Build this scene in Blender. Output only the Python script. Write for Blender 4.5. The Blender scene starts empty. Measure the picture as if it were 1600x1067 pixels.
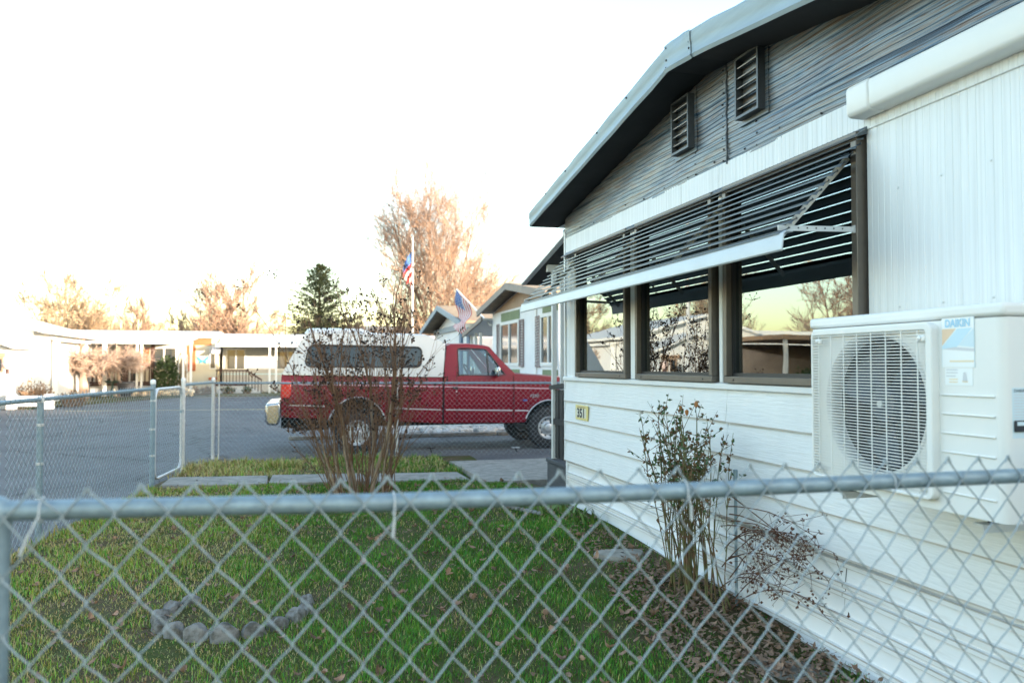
import bpy, bmesh, math, random
import numpy as np
from mathutils import Vector, Matrix

S = bpy.context.scene
COL = S.collection
R = math.radians
rnd = random.Random(7)
nr = np.random.default_rng(11)

# ---------------------------------------------------------------- camera
cam_d = bpy.data.cameras.new('camera')
cam = bpy.data.objects.new('camera', cam_d)
COL.objects.link(cam)
cam.location = (0, 0, 1.5)
cam.rotation_euler = (R(90 + 1.727), 0, R(-14.943))
cam_d.sensor_width = 36
cam_d.lens = 27.99
cam_d.clip_start = 0.05
cam_d.clip_end = 3000
cam_d.dof.use_dof = True
cam_d.dof.focus_distance = 5.0
cam_d.dof.aperture_fstop = 2.6
S.camera = cam

# ---------------------------------------------------------------- sky and sun
SUN_EL, SUN_AZ = 6.6, 135.0          # azimuth clockwise from +Y: the sun stands behind the house on the right
wd = bpy.data.worlds.new('World')
S.world = wd
wd.use_nodes = True
nt = wd.node_tree
sky = nt.nodes.new('ShaderNodeTexSky')
sky.sky_type = 'NISHITA'
sky.sun_disc = False
sky.sun_elevation = R(SUN_EL)
sky.sun_rotation = R(SUN_AZ)
sky.air_density = 1.0
sky.dust_density = 1.3
sky.ozone_density = 1.0
bg = nt.nodes['Background']
bg.inputs['Strength'].default_value = 0.15
nt.links.new(sky.outputs['Color'], bg.inputs['Color'])

sd = bpy.data.lights.new('sun', 'SUN')
sd.energy = 2.0
sd.angle = R(0.6)
sd.color = (1.0, 0.84, 0.68)
sun = bpy.data.objects.new('sun', sd)
COL.objects.link(sun)
tdir = Vector((math.sin(R(SUN_AZ)) * math.cos(R(SUN_EL)), math.cos(R(SUN_AZ)) * math.cos(R(SUN_EL)), math.sin(R(SUN_EL))))
sun.rotation_euler = tdir.to_track_quat('Z', 'Y').to_euler()
sun.location = tdir * 60

vs = S.view_settings
vs.view_transform = 'Standard'
vs.look = 'None'
vs.gamma = 1
vs.use_curve_mapping = False
vs.exposure = 2.9
S.cycles.use_denoising = True
S.cycles.max_bounces = 8
S.cycles.transparent_max_bounces = 24
S.cycles.caustics_reflective = False
S.cycles.caustics_refractive = False

# ---------------------------------------------------------------- helpers
WP = {}


def tag(o, label=None, cat=None, group=None, kind=None):
    if label:
        o['label'] = label
    if cat:
        o['category'] = cat
    if group:
        o['group'] = group
    if kind:
        o['kind'] = kind
    return o


def thing(name, label, cat, loc=(0, 0, 0), group=None):
    o = bpy.data.objects.new(name, None)
    o.empty_display_size = 0.2
    COL.objects.link(o)
    o.location = loc
    WP[o] = Vector(loc)
    return tag(o, label, cat, group)


def link(name, me, mat, parent, loc):
    o = bpy.data.objects.new(name, me)
    COL.objects.link(o)
    if mat:
        me.materials.append(mat)
    org = Vector(loc)
    o.location = org - (WP[parent] if parent else Vector((0, 0, 0)))
    if parent:
        o.parent = parent
    WP[o] = org
    return o


class MB:
    def __init__(s):
        s.v = []
        s.f = []

    def add(s, vs, fs):
        o = len(s.v)
        s.v += [tuple(p) for p in vs]
        s.f += [tuple(i + o for i in f) for f in fs]
        return s

    def box(s, x0, x1, y0, y1, z0, z1):
        return s.add([(x0, y0, z0), (x1, y0, z0), (x1, y1, z0), (x0, y1, z0), (x0, y0, z1), (x1, y0, z1), (x1, y1, z1), (x0, y1, z1)],
                     [(3, 2, 1, 0), (4, 5, 6, 7), (0, 1, 5, 4), (1, 2, 6, 5), (2, 3, 7, 6), (3, 0, 4, 7)])

    def bar(s, a, b, w, h, up=(0, 0, 1)):
        """a box beam from a to b, w wide, h high"""
        a, b, up = Vector(a), Vector(b), Vector(up)
        d = (b - a).normalized()
        sd_ = d.cross(up)
        if sd_.length < 1e-5:
            sd_ = d.cross(Vector((1, 0, 0)))
        sd_.normalize()
        u = sd_.cross(d)
        vs = []
        for p in (a, b):
            for i, j in ((-1, -1), (1, -1), (1, 1), (-1, 1)):
                vs.append(p + sd_ * (i * w / 2) + u * (j * h / 2))
        return s.add(vs, [(0, 1, 2, 3), (7, 6, 5, 4), (1, 0, 4, 5), (2, 1, 5, 6), (3, 2, 6, 7), (0, 3, 7, 4)])

    def tube(s, pts, r, n=8, cap=True):
        pts = [Vector(p) for p in pts]
        k = len(pts)
        rs = r if isinstance(r, (list, tuple)) else [r] * k
        t0 = (pts[1] - pts[0]).normalized()
        nrm = t0.orthogonal().normalized()
        rings = []
        for i, p in enumerate(pts):
            t = (pts[min(i + 1, k - 1)] - pts[max(i - 1, 0)])
            if t.length < 1e-9:
                t = t0
            t.normalize()
            nrm = (nrm - t * nrm.dot(t))
            if nrm.length < 1e-6:
                nrm = t.orthogonal()
            nrm.normalize()
            b = t.cross(nrm)
            rings.append([p + (nrm * math.cos(2 * math.pi * j / n) + b * math.sin(2 * math.pi * j / n)) * rs[i] for j in range(n)])
        vs = [q for g in rings for q in g]
        fs = []
        for i in range(k - 1):
            for j in range(n):
                j2 = (j + 1) % n
                fs.append((i * n + j, i * n + j2, (i + 1) * n + j2, (i + 1) * n + j))
        if cap:
            fs.append(tuple(range(n - 1, -1, -1)))
            fs.append(tuple((k - 1) * n + j for j in range(n)))
        return s.add(vs, fs)

    def prism(s, poly, axis, a, b):
        """poly in the two other axes (x: (y,z), y: (x,z), z: (x,y)), run from a to b"""
        k = len(poly)
        mk = {'x': lambda p, t: (t, p[0], p[1]), 'y': lambda p, t: (p[0], t, p[1]), 'z': lambda p, t: (p[0], p[1], t)}[axis]
        vs = [mk(p, a) for p in poly] + [mk(p, b) for p in poly]
        fs = [tuple(range(k - 1, -1, -1)), tuple(range(k, 2 * k))]
        for i in range(k):
            j = (i + 1) % k
            fs.append((i, j, k + j, k + i))
        return s.add(vs, fs)

    def lathe(s, prof, c, axis='z', n=24, closed=False):
        """prof of (radius, height)"""
        c = Vector(c)
        k = len(prof)
        vs = []
        for r_, h in prof:
            for j in range(n):
                a = 2 * math.pi * j / n
                p, q = r_ * math.cos(a), r_ * math.sin(a)
                vs.append(c + (Vector((p, q, h)) if axis == 'z' else Vector((p, h, q)) if axis == 'y' else Vector((h, p, q))))
        fs = []
        for i in range(k - 1 + (1 if closed else 0)):
            i2 = (i + 1) % k
            for j in range(n):
                j2 = (j + 1) % n
                fs.append((i * n + j, i * n + j2, i2 * n + j2, i2 * n + j))
        return s.add(vs, fs)

    def grid(s, rows):
        n = len(rows[0])
        vs = [p for r_ in rows for p in r_]
        fs = [(i * n + j, i * n + j + 1, (i + 1) * n + j + 1, (i + 1) * n + j) for i in range(len(rows) - 1) for j in range(n - 1)]
        return s.add(vs, fs)

    def blob(s, c, r, jit=0.0, sq=(1, 1, 1), lv=1):
        bm = bmesh.new()
        bmesh.ops.create_icosphere(bm, subdivisions=lv, radius=1.0)
        c = Vector(c)
        vs = []
        for v in bm.verts:
            k = r * (1 + rnd.uniform(-jit, jit))
            vs.append((c.x + v.co.x * k * sq[0], c.y + v.co.y * k * sq[1], c.z + v.co.z * k * sq[2]))
        fs = [tuple(v.index for v in f.verts) for f in bm.faces]
        bm.free()
        return s.add(vs, fs)

    def build(s, name, mat, parent=None, loc=None, smooth=False, bevel=0.0, seg=2, fix=True):
        if loc is None:
            if parent:
                loc = WP[parent]
            else:
                a = np.array(s.v)
                lo, hi = a.min(0), a.max(0)
                loc = ((lo[0] + hi[0]) / 2, (lo[1] + hi[1]) / 2, lo[2])
        me = bpy.data.meshes.new(name)
        org = Vector(loc)
        a = np.array(s.v, dtype=float) - np.array(org)
        me.from_pydata(a.tolist(), [], s.f)
        if fix:
            bm = bmesh.new()
            bm.from_mesh(me)
            bmesh.ops.recalc_face_normals(bm, faces=bm.faces)
            bm.to_mesh(me)
            bm.free()
        if smooth:
            me.shade_smooth()
            if smooth != 'all':
                me.set_sharp_from_angle(angle=R(40))
        o = link(name, me, mat, parent, loc)
        if bevel:
            m = o.modifiers.new('bevel', 'BEVEL')
            m.width = bevel
            m.segments = seg
            m.limit_method = 'ANGLE'
            m.angle_limit = R(40)
            me.shade_smooth()
            me.set_sharp_from_angle(angle=R(60))
        return o


def big_mesh(name, v, loops, starts, totals, mat, parent=None, loc=(0, 0, 0), attr=None, smooth=False):
    """numpy mesh; v (n,3) in world space"""
    me = bpy.data.meshes.new(name)
    me.vertices.add(len(v))
    me.vertices.foreach_set('co', (v - np.array(loc)).astype(np.float32).ravel())
    me.loops.add(len(loops))
    me.loops.foreach_set('vertex_index', loops.astype(np.int32))
    me.polygons.add(len(starts))
    me.polygons.foreach_set('loop_start', starts.astype(np.int32))
    if smooth:
        me.polygons.foreach_set('use_smooth', np.ones(len(starts), bool))
    me.update(calc_edges=True)
    if attr is not None:
        at = me.attributes.new('tint', 'FLOAT_COLOR', 'POINT')
        at.data.foreach_set('color', attr.astype(np.float32).ravel())
    return link(name, me, mat, parent, loc)


def segs_mesh(name, segs, mat, parent=None, loc=None, n=3):
    """segs: list of (p0, p1, r0, r1) as n-sided prisms"""
    A = np.array([list(a) + list(b) + [r0, r1] for a, b, r0, r1 in segs], dtype=float)
    p0, p1, r0, r1 = A[:, :3], A[:, 3:6], A[:, 6:7], A[:, 7:8]
    d = p1 - p0
    d /= np.maximum(np.linalg.norm(d, axis=1, keepdims=True), 1e-9)
    ref = np.where(np.abs(d[:, 2:3]) < 0.9, [[0, 0, 1.0]], [[1.0, 0, 0]])
    s1 = np.cross(d, ref)
    s1 /= np.linalg.norm(s1, axis=1, keepdims=True)
    s2 = np.cross(d, s1)
    m = len(A)
    V = np.zeros((m, 2 * n, 3))
    for j in range(n):
        a = 2 * math.pi * j / n
        o = s1 * math.cos(a) + s2 * math.sin(a)
        V[:, j] = p0 + o * r0
        V[:, n + j] = p1 + o * r1
    quad = np.array([(j, (j + 1) % n, n + (j + 1) % n, n + j) for j in range(n)])
    L = (quad[None] + (np.arange(m) * 2 * n)[:, None, None]).ravel()
    k = m * n
    if loc is None:
        loc = WP[parent] if parent else (0, 0, 0)
    return big_mesh(name, V.reshape(-1, 3), L, np.arange(k) * 4, None, mat, parent, loc, smooth=True)


def copy_tree(src, loc, label=None, rz=None, sc=None):
    """a thing with copies of its parts and sub-parts"""
    def cp(o, par):
        c = o.copy()
        COL.objects.link(c)
        if par is not None:
            c.parent = par
        for ch in list(o.children):
            cp(ch, c)
        return c
    r_ = cp(src, None)
    r_.location = loc
    if rz is not None:
        r_.rotation_euler[2] = rz
    if sc is not None:
        r_.scale = (sc, sc, sc) if isinstance(sc, (int, float)) else sc
    if label:
        r_['label'] = label
    WP[r_] = Vector(loc)
    return r_


def text_mb(txt, size, mapper, bold=0.0):
    """flat lettering as faces; mapper takes (u, v) to a point"""
    cu = bpy.data.curves.new('t', 'FONT')
    cu.body = txt
    cu.size = size
    cu.align_x = 'CENTER'
    cu.align_y = 'CENTER'
    cu.offset = bold
    ob = bpy.data.objects.new('t', cu)
    COL.objects.link(ob)
    dg = bpy.context.evaluated_depsgraph_get()
    me = bpy.data.meshes.new_from_object(ob.evaluated_get(dg))
    mb = MB()
    mb.add([mapper(v.co.x, v.co.y) for v in me.vertices], [tuple(p.vertices) for p in me.polygons])
    bpy.data.objects.remove(ob)
    bpy.data.curves.remove(cu)
    bpy.data.meshes.remove(me)
    return mb


# ---------------------------------------------------------------- materials
def mat(name, col, rough=0.6, metal=0.0, var=0.0, scale=4.0, st=(1, 1, 1), bump=0.0, bscale=60.0, bst=(1, 1, 1), col2=None, thr=None, spec=None, coat=0.0, detail=6, obj_rand=0.0):
    m = bpy.data.materials.new(name)
    m.use_nodes = True
    N, Lk = m.node_tree.nodes, m.node_tree.links
    b = N['Principled BSDF']
    b.inputs['Base Color'].default_value = (*col, 1)
    b.inputs['Roughness'].default_value = rough
    b.inputs['Metallic'].default_value = metal
    if spec is not None:
        b.inputs['Specular IOR Level'].default_value = spec
    if coat:
        b.inputs['Coat Weight'].default_value = coat
        b.inputs['Coat Roughness'].default_value = 0.04
    geo = N.new('ShaderNodeNewGeometry')

    def noise_(sc, stretch, det=detail):
        mp = N.new('ShaderNodeMapping')
        mp.inputs['Scale'].default_value = stretch
        Lk.new(geo.outputs['Position'], mp.inputs['Vector'])
        nz = N.new('ShaderNodeTexNoise')
        nz.inputs['Scale'].default_value = sc
        nz.inputs['Detail'].default_value = det
        nz.inputs['Roughness'].default_value = 0.62
        Lk.new(mp.outputs['Vector'], nz.inputs['Vector'])
        return nz
    last = None
    if var or col2:
        nz = noise_(scale, st)
        rp = N.new('ShaderNodeValToRGB')
        lo, hi = thr if thr else (0.3, 0.7)
        rp.color_ramp.elements[0].position = lo
        rp.color_ramp.elements[1].position = hi
        c2 = col2 if col2 else tuple(max(0, c * (1 - var)) for c in col)
        c1 = col if col2 else tuple(min(1, c * (1 + var * 0.5)) for c in col)
        rp.color_ramp.elements[0].color = (*c1, 1)
        rp.color_ramp.elements[1].color = (*c2, 1)
        Lk.new(nz.outputs['Fac'], rp.inputs['Fac'])
        last = rp.outputs['Color']
        if not metal:
            mr = N.new('ShaderNodeMapRange')
            mr.inputs['To Min'].default_value = max(0.02, rough - 0.08)
            mr.inputs['To Max'].default_value = min(1, rough + 0.08)
            Lk.new(nz.outputs['Fac'], mr.inputs['Value'])
            Lk.new(mr.outputs['Result'], b.inputs['Roughness'])
    if obj_rand:
        oi = N.new('ShaderNodeObjectInfo')
        hs = N.new('ShaderNodeHueSaturation')
        mr2 = N.new('ShaderNodeMapRange')
        mr2.inputs['To Min'].default_value = 1 - obj_rand
        mr2.inputs['To Max'].default_value = 1 + obj_rand
        Lk.new(oi.outputs['Random'], mr2.inputs['Value'])
        Lk.new(mr2.outputs['Result'], hs.inputs['Value'])
        hs.inputs['Color'].default_value = (*col, 1)
        if last:
            Lk.new(last, hs.inputs['Color'])
        last = hs.outputs['Color']
    if last:
        Lk.new(last, b.inputs['Base Color'])
    if bump:
        nb = noise_(bscale, bst, 4)
        bp = N.new('ShaderNodeBump')
        bp.inputs['Strength'].default_value = min(1.0, bump)
        bp.inputs['Distance'].default_value = 0.01 * max(1.0, bump)
        Lk.new(nb.outputs['Fac'], bp.inputs['Height'])
        Lk.new(bp.outputs['Normal'], b.inputs['Normal'])
    return m


def glass_mat(name, tint, refl, rough=0.01, wav=0.0):
    m = bpy.data.materials.new(name)
    m.use_nodes = True
    N, Lk = m.node_tree.nodes, m.node_tree.links
    N.remove(N['Principled BSDF'])
    out = N['Material Output']
    tr = N.new('ShaderNodeBsdfTransparent')
    tr.inputs['Color'].default_value = (*tint, 1)
    gl = N.new('ShaderNodeBsdfGlossy')
    gl.inputs['Roughness'].default_value = rough
    gl.inputs['Color'].default_value = (0.80, 0.93, 1.0, 1)
    fr = N.new('ShaderNodeFresnel')
    fr.inputs['IOR'].default_value = 1.5
    mr = N.new('ShaderNodeMapRange')
    mr.inputs['From Min'].default_value = 0.04
    mr.inputs['From Max'].default_value = 1.0
    mr.inputs['To Min'].default_value = refl
    mr.inputs['To Max'].default_value = 1.0
    mx = N.new('ShaderNodeMixShader')
    Lk.new(fr.outputs['Fac'], mr.inputs['Value'])
    Lk.new(mr.outputs['Result'], mx.inputs['Fac'])
    Lk.new(tr.outputs['BSDF'], mx.inputs[1])
    Lk.new(gl.outputs['BSDF'], mx.inputs[2])
    Lk.new(mx.outputs['Shader'], out.inputs['Surface'])
    if wav:
        geo = N.new('ShaderNodeNewGeometry')
        nz = N.new('ShaderNodeTexNoise')
        nz.inputs['Scale'].default_value = 1.7
        Lk.new(geo.outputs['Position'], nz.inputs['Vector'])
        bp = N.new('ShaderNodeBump')
        bp.inputs['Strength'].default_value = wav
        bp.inputs['Distance'].default_value = 0.01
        Lk.new(nz.outputs['Fac'], bp.inputs['Height'])
        Lk.new(bp.outputs['Normal'], gl.inputs['Normal'])
    return m


M = {}
M['white_board'] = mat('white_board', (0.79, 0.80, 0.80), 0.6, var=0.06, scale=2.5, bump=0.5, bscale=24, bst=(1, 0.22, 3.0))
M['white_panel'] = mat('white_panel', (0.77, 0.79, 0.80), 0.5, col2=(0.60, 0.61, 0.61), thr=(0.42, 0.85), scale=9, st=(0.3, 4.5, 0.06), bump=0.05, bscale=6)
M['white_trim'] = mat('white_trim', (0.76, 0.77, 0.77), 0.45, var=0.05, scale=5)
M['skirting'] = mat('skirting', (0.78, 0.78, 0.77), 0.55, col2=(0.48, 0.44, 0.38), thr=(0.55, 0.95), scale=3.0, st=(1, 0.5, 5), bump=0.08, bscale=30)
M['fascia_metal'] = mat('fascia_metal', (0.30, 0.375, 0.415), 0.55, 0.15, var=0.14, scale=3.5, st=(1, 0.4, 5), bump=0.30, bscale=5, bst=(1, 0.4, 1.3))
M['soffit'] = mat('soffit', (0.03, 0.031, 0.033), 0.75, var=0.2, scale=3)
M['roof_metal'] = mat('roof_metal', (0.45, 0.47, 0.48), 0.5, 0.4, var=0.15, scale=3)
M['bronze'] = mat('bronze', (0.155, 0.135, 0.115), 0.42, 0.35, var=0.1, scale=14)
M['dark_vent'] = mat('dark_vent', (0.03, 0.032, 0.035), 0.5, 0.3)
M['vent_frame'] = mat('vent_frame', (0.09, 0.10, 0.11), 0.45, 0.4, var=0.15, scale=20)
M['vent_slat'] = mat('vent_slat', (0.30, 0.32, 0.34), 0.4, 0.5)
M['awning_alu'] = mat('awning_alu', (0.10, 0.125, 0.145), 0.38, 0.2, var=0.10, scale=9, st=(1, 0.3, 3))
M['valance'] = mat('valance', (0.50, 0.54, 0.57), 0.45, 0.2, var=0.06, scale=6)
M['alu_light'] = mat('alu_light', (0.62, 0.64, 0.65), 0.4, 0.4, var=0.08, scale=18)
M['interior'] = mat('interior', (0.13, 0.125, 0.09), 0.9)
M['curtain'] = mat('curtain', (0.14, 0.13, 0.11), 0.9, var=0.2, scale=5, st=(1, 6, 0.2))
M['window_glass'] = glass_mat('window_glass', (0.55, 0.62, 0.58), 0.22, 0.004, wav=0.05)
M['car_glass'] = glass_mat('car_glass', (0.55, 0.66, 0.66), 0.07)
M['tinted_glass'] = glass_mat('tinted_glass', (0.035, 0.045, 0.055), 0.045, 0.03)
M['ac_white'] = mat('ac_white', (0.78, 0.775, 0.75), 0.38, var=0.03, scale=3)
M['ac_inner'] = mat('ac_inner', (0.70, 0.70, 0.69), 0.5)
M['ac_dark'] = mat('ac_dark', (0.012, 0.016, 0.022), 0.6)
M['fan_grey'] = mat('fan_grey', (0.040, 0.058, 0.085), 0.5)
M['galv'] = mat('galv', (0.235, 0.325, 0.375), 0.50, 0.3, var=0.24, scale=30, bump=0.10, bscale=90)
M['galv_wire'] = mat('galv_wire', (0.31, 0.37, 0.395), 0.6, 0.3, var=0.16, scale=40)
M['galv_bright'] = mat('galv_bright', (0.62, 0.63, 0.63), 0.42, 0.5, var=0.1, scale=22)
M['tie'] = mat('tie', (0.52, 0.56, 0.58), 0.5, var=0.08, scale=60)
M['asphalt'] = mat('asphalt', (0.105, 0.105, 0.108), 0.85, var=0.28, scale=0.7, bump=0.5, bscale=70)
M['concrete'] = mat('concrete', (0.29, 0.27, 0.235), 0.9, var=0.38, scale=9, bump=0.5, bscale=90)
M['stone'] = mat('stone', (0.25, 0.245, 0.235), 0.9, col2=(0.13, 0.125, 0.11), thr=(0.4, 0.75), scale=14, bump=0.9, bscale=60)
M['lichen_stone'] = mat('lichen_stone', (0.23, 0.225, 0.21), 0.9, col2=(0.085, 0.08, 0.065), thr=(0.42, 0.62), scale=13, bump=1.0, bscale=48)
M['gravel'] = mat('gravel', (0.56, 0.55, 0.53), 0.85, var=0.35, scale=9, bump=0.5, bscale=40)
M['earth'] = mat('earth', (0.105, 0.078, 0.045), 0.95, col2=(0.055, 0.075, 0.018), spec=0.1, thr=(0.4, 0.6), scale=2.2, bump=0.8, bscale=30)
M['dry_ground'] = mat('dry_ground', (0.17, 0.15, 0.095), 0.95, col2=(0.09, 0.105, 0.045), thr=(0.42, 0.6), scale=0.5, bump=0.6, bscale=20)
M['yellow_paint'] = mat('yellow_paint', (0.62, 0.50, 0.22), 0.75, var=0.3, scale=6)
M['white_paint'] = mat('white_paint', (0.55, 0.56, 0.56), 0.75, var=0.3, scale=5)
M['black_wood'] = mat('black_wood', (0.018, 0.018, 0.02), 0.6, var=0.3, scale=18, st=(1, 1, 6), bump=0.2, bscale=40)
M['grey_wood'] = mat('grey_wood', (0.075, 0.08, 0.088), 0.7, var=0.3, scale=14, st=(1, 0.3, 6), bump=0.3, bscale=30)
M['black_plastic'] = mat('black_plastic', (0.015, 0.016, 0.018), 0.45)
M['rubber'] = mat('rubber', (0.022, 0.022, 0.024), 0.8, var=0.2, scale=20, bump=0.3, bscale=60)
M['truck_red'] = mat('truck_red', (0.17, 0.002, 0.012), 0.36, 0.05, var=0.05, scale=3, coat=0.12, spec=0.25)
M['truck_white'] = mat('truck_white', (0.50, 0.515, 0.525), 0.35, var=0.04, scale=2, coat=0.2)
M['chrome'] = mat('chrome', (0.50, 0.51, 0.52), 0.16, 0.95, var=0.05, scale=12)
M['trim_silver'] = mat('trim_silver', (0.60, 0.62, 0.64), 0.3, 0.5)
M['pinstripe'] = mat('pinstripe', (0.60, 0.38, 0.42), 0.4)
M['wheel_silver'] = mat('wheel_silver', (0.55, 0.57, 0.59), 0.35, 0.5, var=0.12, scale=18)
M['tail_red'] = mat('tail_red', (0.55, 0.015, 0.012), 0.2, coat=0.6)
M['blue_badge'] = mat('blue_badge', (0.03, 0.09, 0.28), 0.3)
M['truck_under'] = mat('truck_under', (0.012, 0.012, 0.013), 0.9)
M['seat_grey'] = mat('seat_grey', (0.16, 0.15, 0.14), 0.9, var=0.15, scale=12)
M['plate_yellow'] = mat('plate_yellow', (0.78, 0.66, 0.27), 0.5, var=0.06, scale=30)
M['plate_cream'] = mat('plate_cream', (0.72, 0.70, 0.58), 0.5)
M['ink'] = mat('ink', (0.02, 0.022, 0.03), 0.5)
M['bark_tan'] = mat('bark_tan', (0.38, 0.28, 0.19), 0.85, col2=(0.20, 0.14, 0.095), thr=(0.35, 0.65), scale=26, st=(1, 1, 0.25), bump=0.4, bscale=60)
M['twig_brown'] = mat('twig_brown', (0.20, 0.105, 0.055), 0.85, var=0.35, scale=9)
M['pod_dark'] = mat('pod_dark', (0.035, 0.02, 0.014), 0.9, var=0.3, scale=30)
M['cane_green'] = mat('cane_green', (0.12, 0.125, 0.04), 0.7, col2=(0.15, 0.075, 0.04), thr=(0.45, 0.6), scale=16)
M['rose_leaf'] = mat('rose_leaf', (0.055, 0.12, 0.028), 0.55, var=0.3, scale=30, obj_rand=0.2)
M['rose_leaf_brown'] = mat('rose_leaf_brown', (0.16, 0.085, 0.035), 0.7, var=0.4, scale=30)
M['dry_bud'] = mat('dry_bud', (0.115, 0.052, 0.03), 0.85, var=0.4, scale=40)
M['rose_bud'] = mat('rose_bud', (0.45, 0.18, 0.05), 0.7, var=0.3, scale=40)
M['leaf_litter'] = mat('leaf_litter', (0.28, 0.175, 0.115), 0.85, var=0.5, scale=18, obj_rand=0.45)
M['lily_leaf'] = mat('lily_leaf', (0.13, 0.22, 0.045), 0.5, var=0.2, scale=20)
M['far_bark'] = mat('far_bark', (0.30, 0.22, 0.16), 0.9, var=0.25, scale=3)
M['far_twig'] = mat('far_twig', (0.36, 0.25, 0.19), 0.9, var=0.25, scale=1.2)
M['far_twig_tan'] = mat('far_twig_tan', (0.36, 0.27, 0.185), 0.9, var=0.25, scale=1.0)
M['blossom_twig'] = mat('blossom_twig', (0.46, 0.335, 0.26), 0.9, var=0.2, scale=2)
M['needle'] = mat('needle', (0.16, 0.185, 0.095), 0.75, var=0.45, scale=0.9)
M['far_white'] = mat('far_white', (0.72, 0.72, 0.70), 0.6, var=0.05, scale=1.5)
M['far_cream'] = mat('far_cream', (0.60, 0.57, 0.46), 0.7, var=0.05, scale=1.5)
M['far_grey'] = mat('far_grey', (0.52, 0.53, 0.53), 0.7, var=0.05, scale=1.5)
M['orange_trim'] = mat('orange_trim', (0.42, 0.13, 0.05), 0.6, var=0.1, scale=4)
M['brown_deck'] = mat('brown_deck', (0.075, 0.038, 0.03), 0.75, var=0.2, scale=6)
M['far_window'] = mat('far_window', (0.05, 0.06, 0.065), 0.08, spec=0.8)
M['corrugated'] = mat('corrugated', (0.66, 0.68, 0.69), 0.5, 0.15, var=0.05, scale=2)
M['shutter'] = mat('shutter', (0.27, 0.21, 0.205), 0.65, var=0.12, scale=8)
M['batten_green'] = mat('batten_green', (0.18, 0.23, 0.12), 0.7, var=0.15, scale=6)
M['neighbour_white'] = mat('neighbour_white', (0.70, 0.71, 0.73), 0.6, var=0.05, scale=2)
M['tan_soffit'] = mat('tan_soffit', (0.36, 0.24, 0.16), 0.7, var=0.1, scale=3)
M['brown_fascia'] = mat('brown_fascia', (0.20, 0.165, 0.145), 0.6, var=0.1, scale=3)
M['tan_shingle'] = mat('tan_shingle', (0.30, 0.225, 0.15), 0.9, var=0.3, scale=5, bump=0.6, bscale=20)
M['blue_fascia'] = mat('blue_fascia', (0.22, 0.28, 0.33), 0.6, var=0.1, scale=3)
M['blue_trim'] = mat('blue_trim', (0.05, 0.13, 0.24), 0.6)
M['flag_red'] = mat('flag_red', (0.42, 0.03, 0.035), 0.8)
M['flag_white'] = mat('flag_white', (0.66, 0.66, 0.67), 0.8)
M['flag_blue'] = mat('flag_blue', (0.04, 0.11, 0.32), 0.8)
M['hedge'] = mat('hedge', (0.05, 0.085, 0.025), 0.6, var=0.4, scale=8)
M['dry_plant'] = mat('dry_plant', (0.26, 0.16, 0.09), 0.9, var=0.4, scale=6)
M['hill'] = mat('hill', (0.22, 0.21, 0.18), 0.95, var=0.3, scale=0.02)
M['lamp_glass'] = mat('lamp_glass', (0.62, 0.45, 0.40), 0.35, var=0.1, scale=10)
M['butterfly'] = mat('butterfly', (0.07, 0.30, 0.42), 0.5)
M['pot_black'] = mat('pot_black', (0.04, 0.04, 0.045), 0.5)
M['bath_green'] = mat('bath_green', (0.05, 0.10, 0.08), 0.6)
M['orange_print'] = mat('orange_print', (0.80, 0.58, 0.40), 0.5)
M['sky_print'] = mat('sky_print', (0.55, 0.73, 0.83), 0.5)
M['grey_print'] = mat('grey_print', (0.62, 0.62, 0.64), 0.5)
M['white_print'] = mat('white_print', (0.84, 0.86, 0.86), 0.4)
M['yellow_print'] = mat('yellow_print', (0.80, 0.64, 0.42), 0.5)
M['blue_print'] = mat('blue_print', (0.36, 0.62, 0.80), 0.5)
M['pale_print'] = mat('pale_print', (0.62, 0.74, 0.80), 0.5)

# weathered ribbed sheet: pale, dark and brown streaks along the ribs
def streak_mat():
    m = mat('gable_metal', (0.2, 0.2, 0.2), 0.36, 0.25, var=0.1, scale=2.4, st=(0.5, 0.20, 11), detail=4, bump=0.4, bscale=3, bst=(1, 0.5, 3))
    rp = [n for n in m.node_tree.nodes if n.bl_idname == 'ShaderNodeValToRGB'][0]
    cr = rp.color_ramp
    cr.elements[0].position, cr.elements[0].color = 0.34, (0.016, 0.024, 0.034, 1)
    cr.elements[1].position, cr.elements[1].color = 0.70, (0.10, 0.05, 0.026, 1)
    for p_, c_ in ((0.39, (0.028, 0.066, 0.11, 1)), (0.42, (0.14, 0.205, 0.255, 1)), (0.445, (0.15, 0.085, 0.045, 1)), (0.465, (0.22, 0.235, 0.245, 1)), (0.50, (0.14, 0.145, 0.15, 1)), (0.515, (0.014, 0.036, 0.062, 1)), (0.535, (0.10, 0.155, 0.20, 1)), (0.57, (0.22, 0.215, 0.20, 1)), (0.59, (0.14, 0.078, 0.042, 1)), (0.61, (0.16, 0.165, 0.165, 1)), (0.64, (0.03, 0.042, 0.055, 1)), (0.67, (0.19, 0.18, 0.16, 1))):
        e_ = cr.elements.new(p_)
        e_.color = c_
    return m


M['gable_metal'] = streak_mat()
M['edge_shade_dirt'] = mat('edge_shade_dirt', (0.46, 0.41, 0.36), 0.85, col2=(0.62, 0.60, 0.57), thr=(0.45, 0.75), scale=2.5)  # brown for painted shadow lines at laps and ribs, partly dirt
M['trim_brown_grey'] = mat('trim_brown_grey', (0.20, 0.17, 0.15), 0.8, var=0.2, scale=3)
M['badge_metal'] = mat('badge_metal', (0.30, 0.34, 0.35), 0.3, 0.4)

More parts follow.
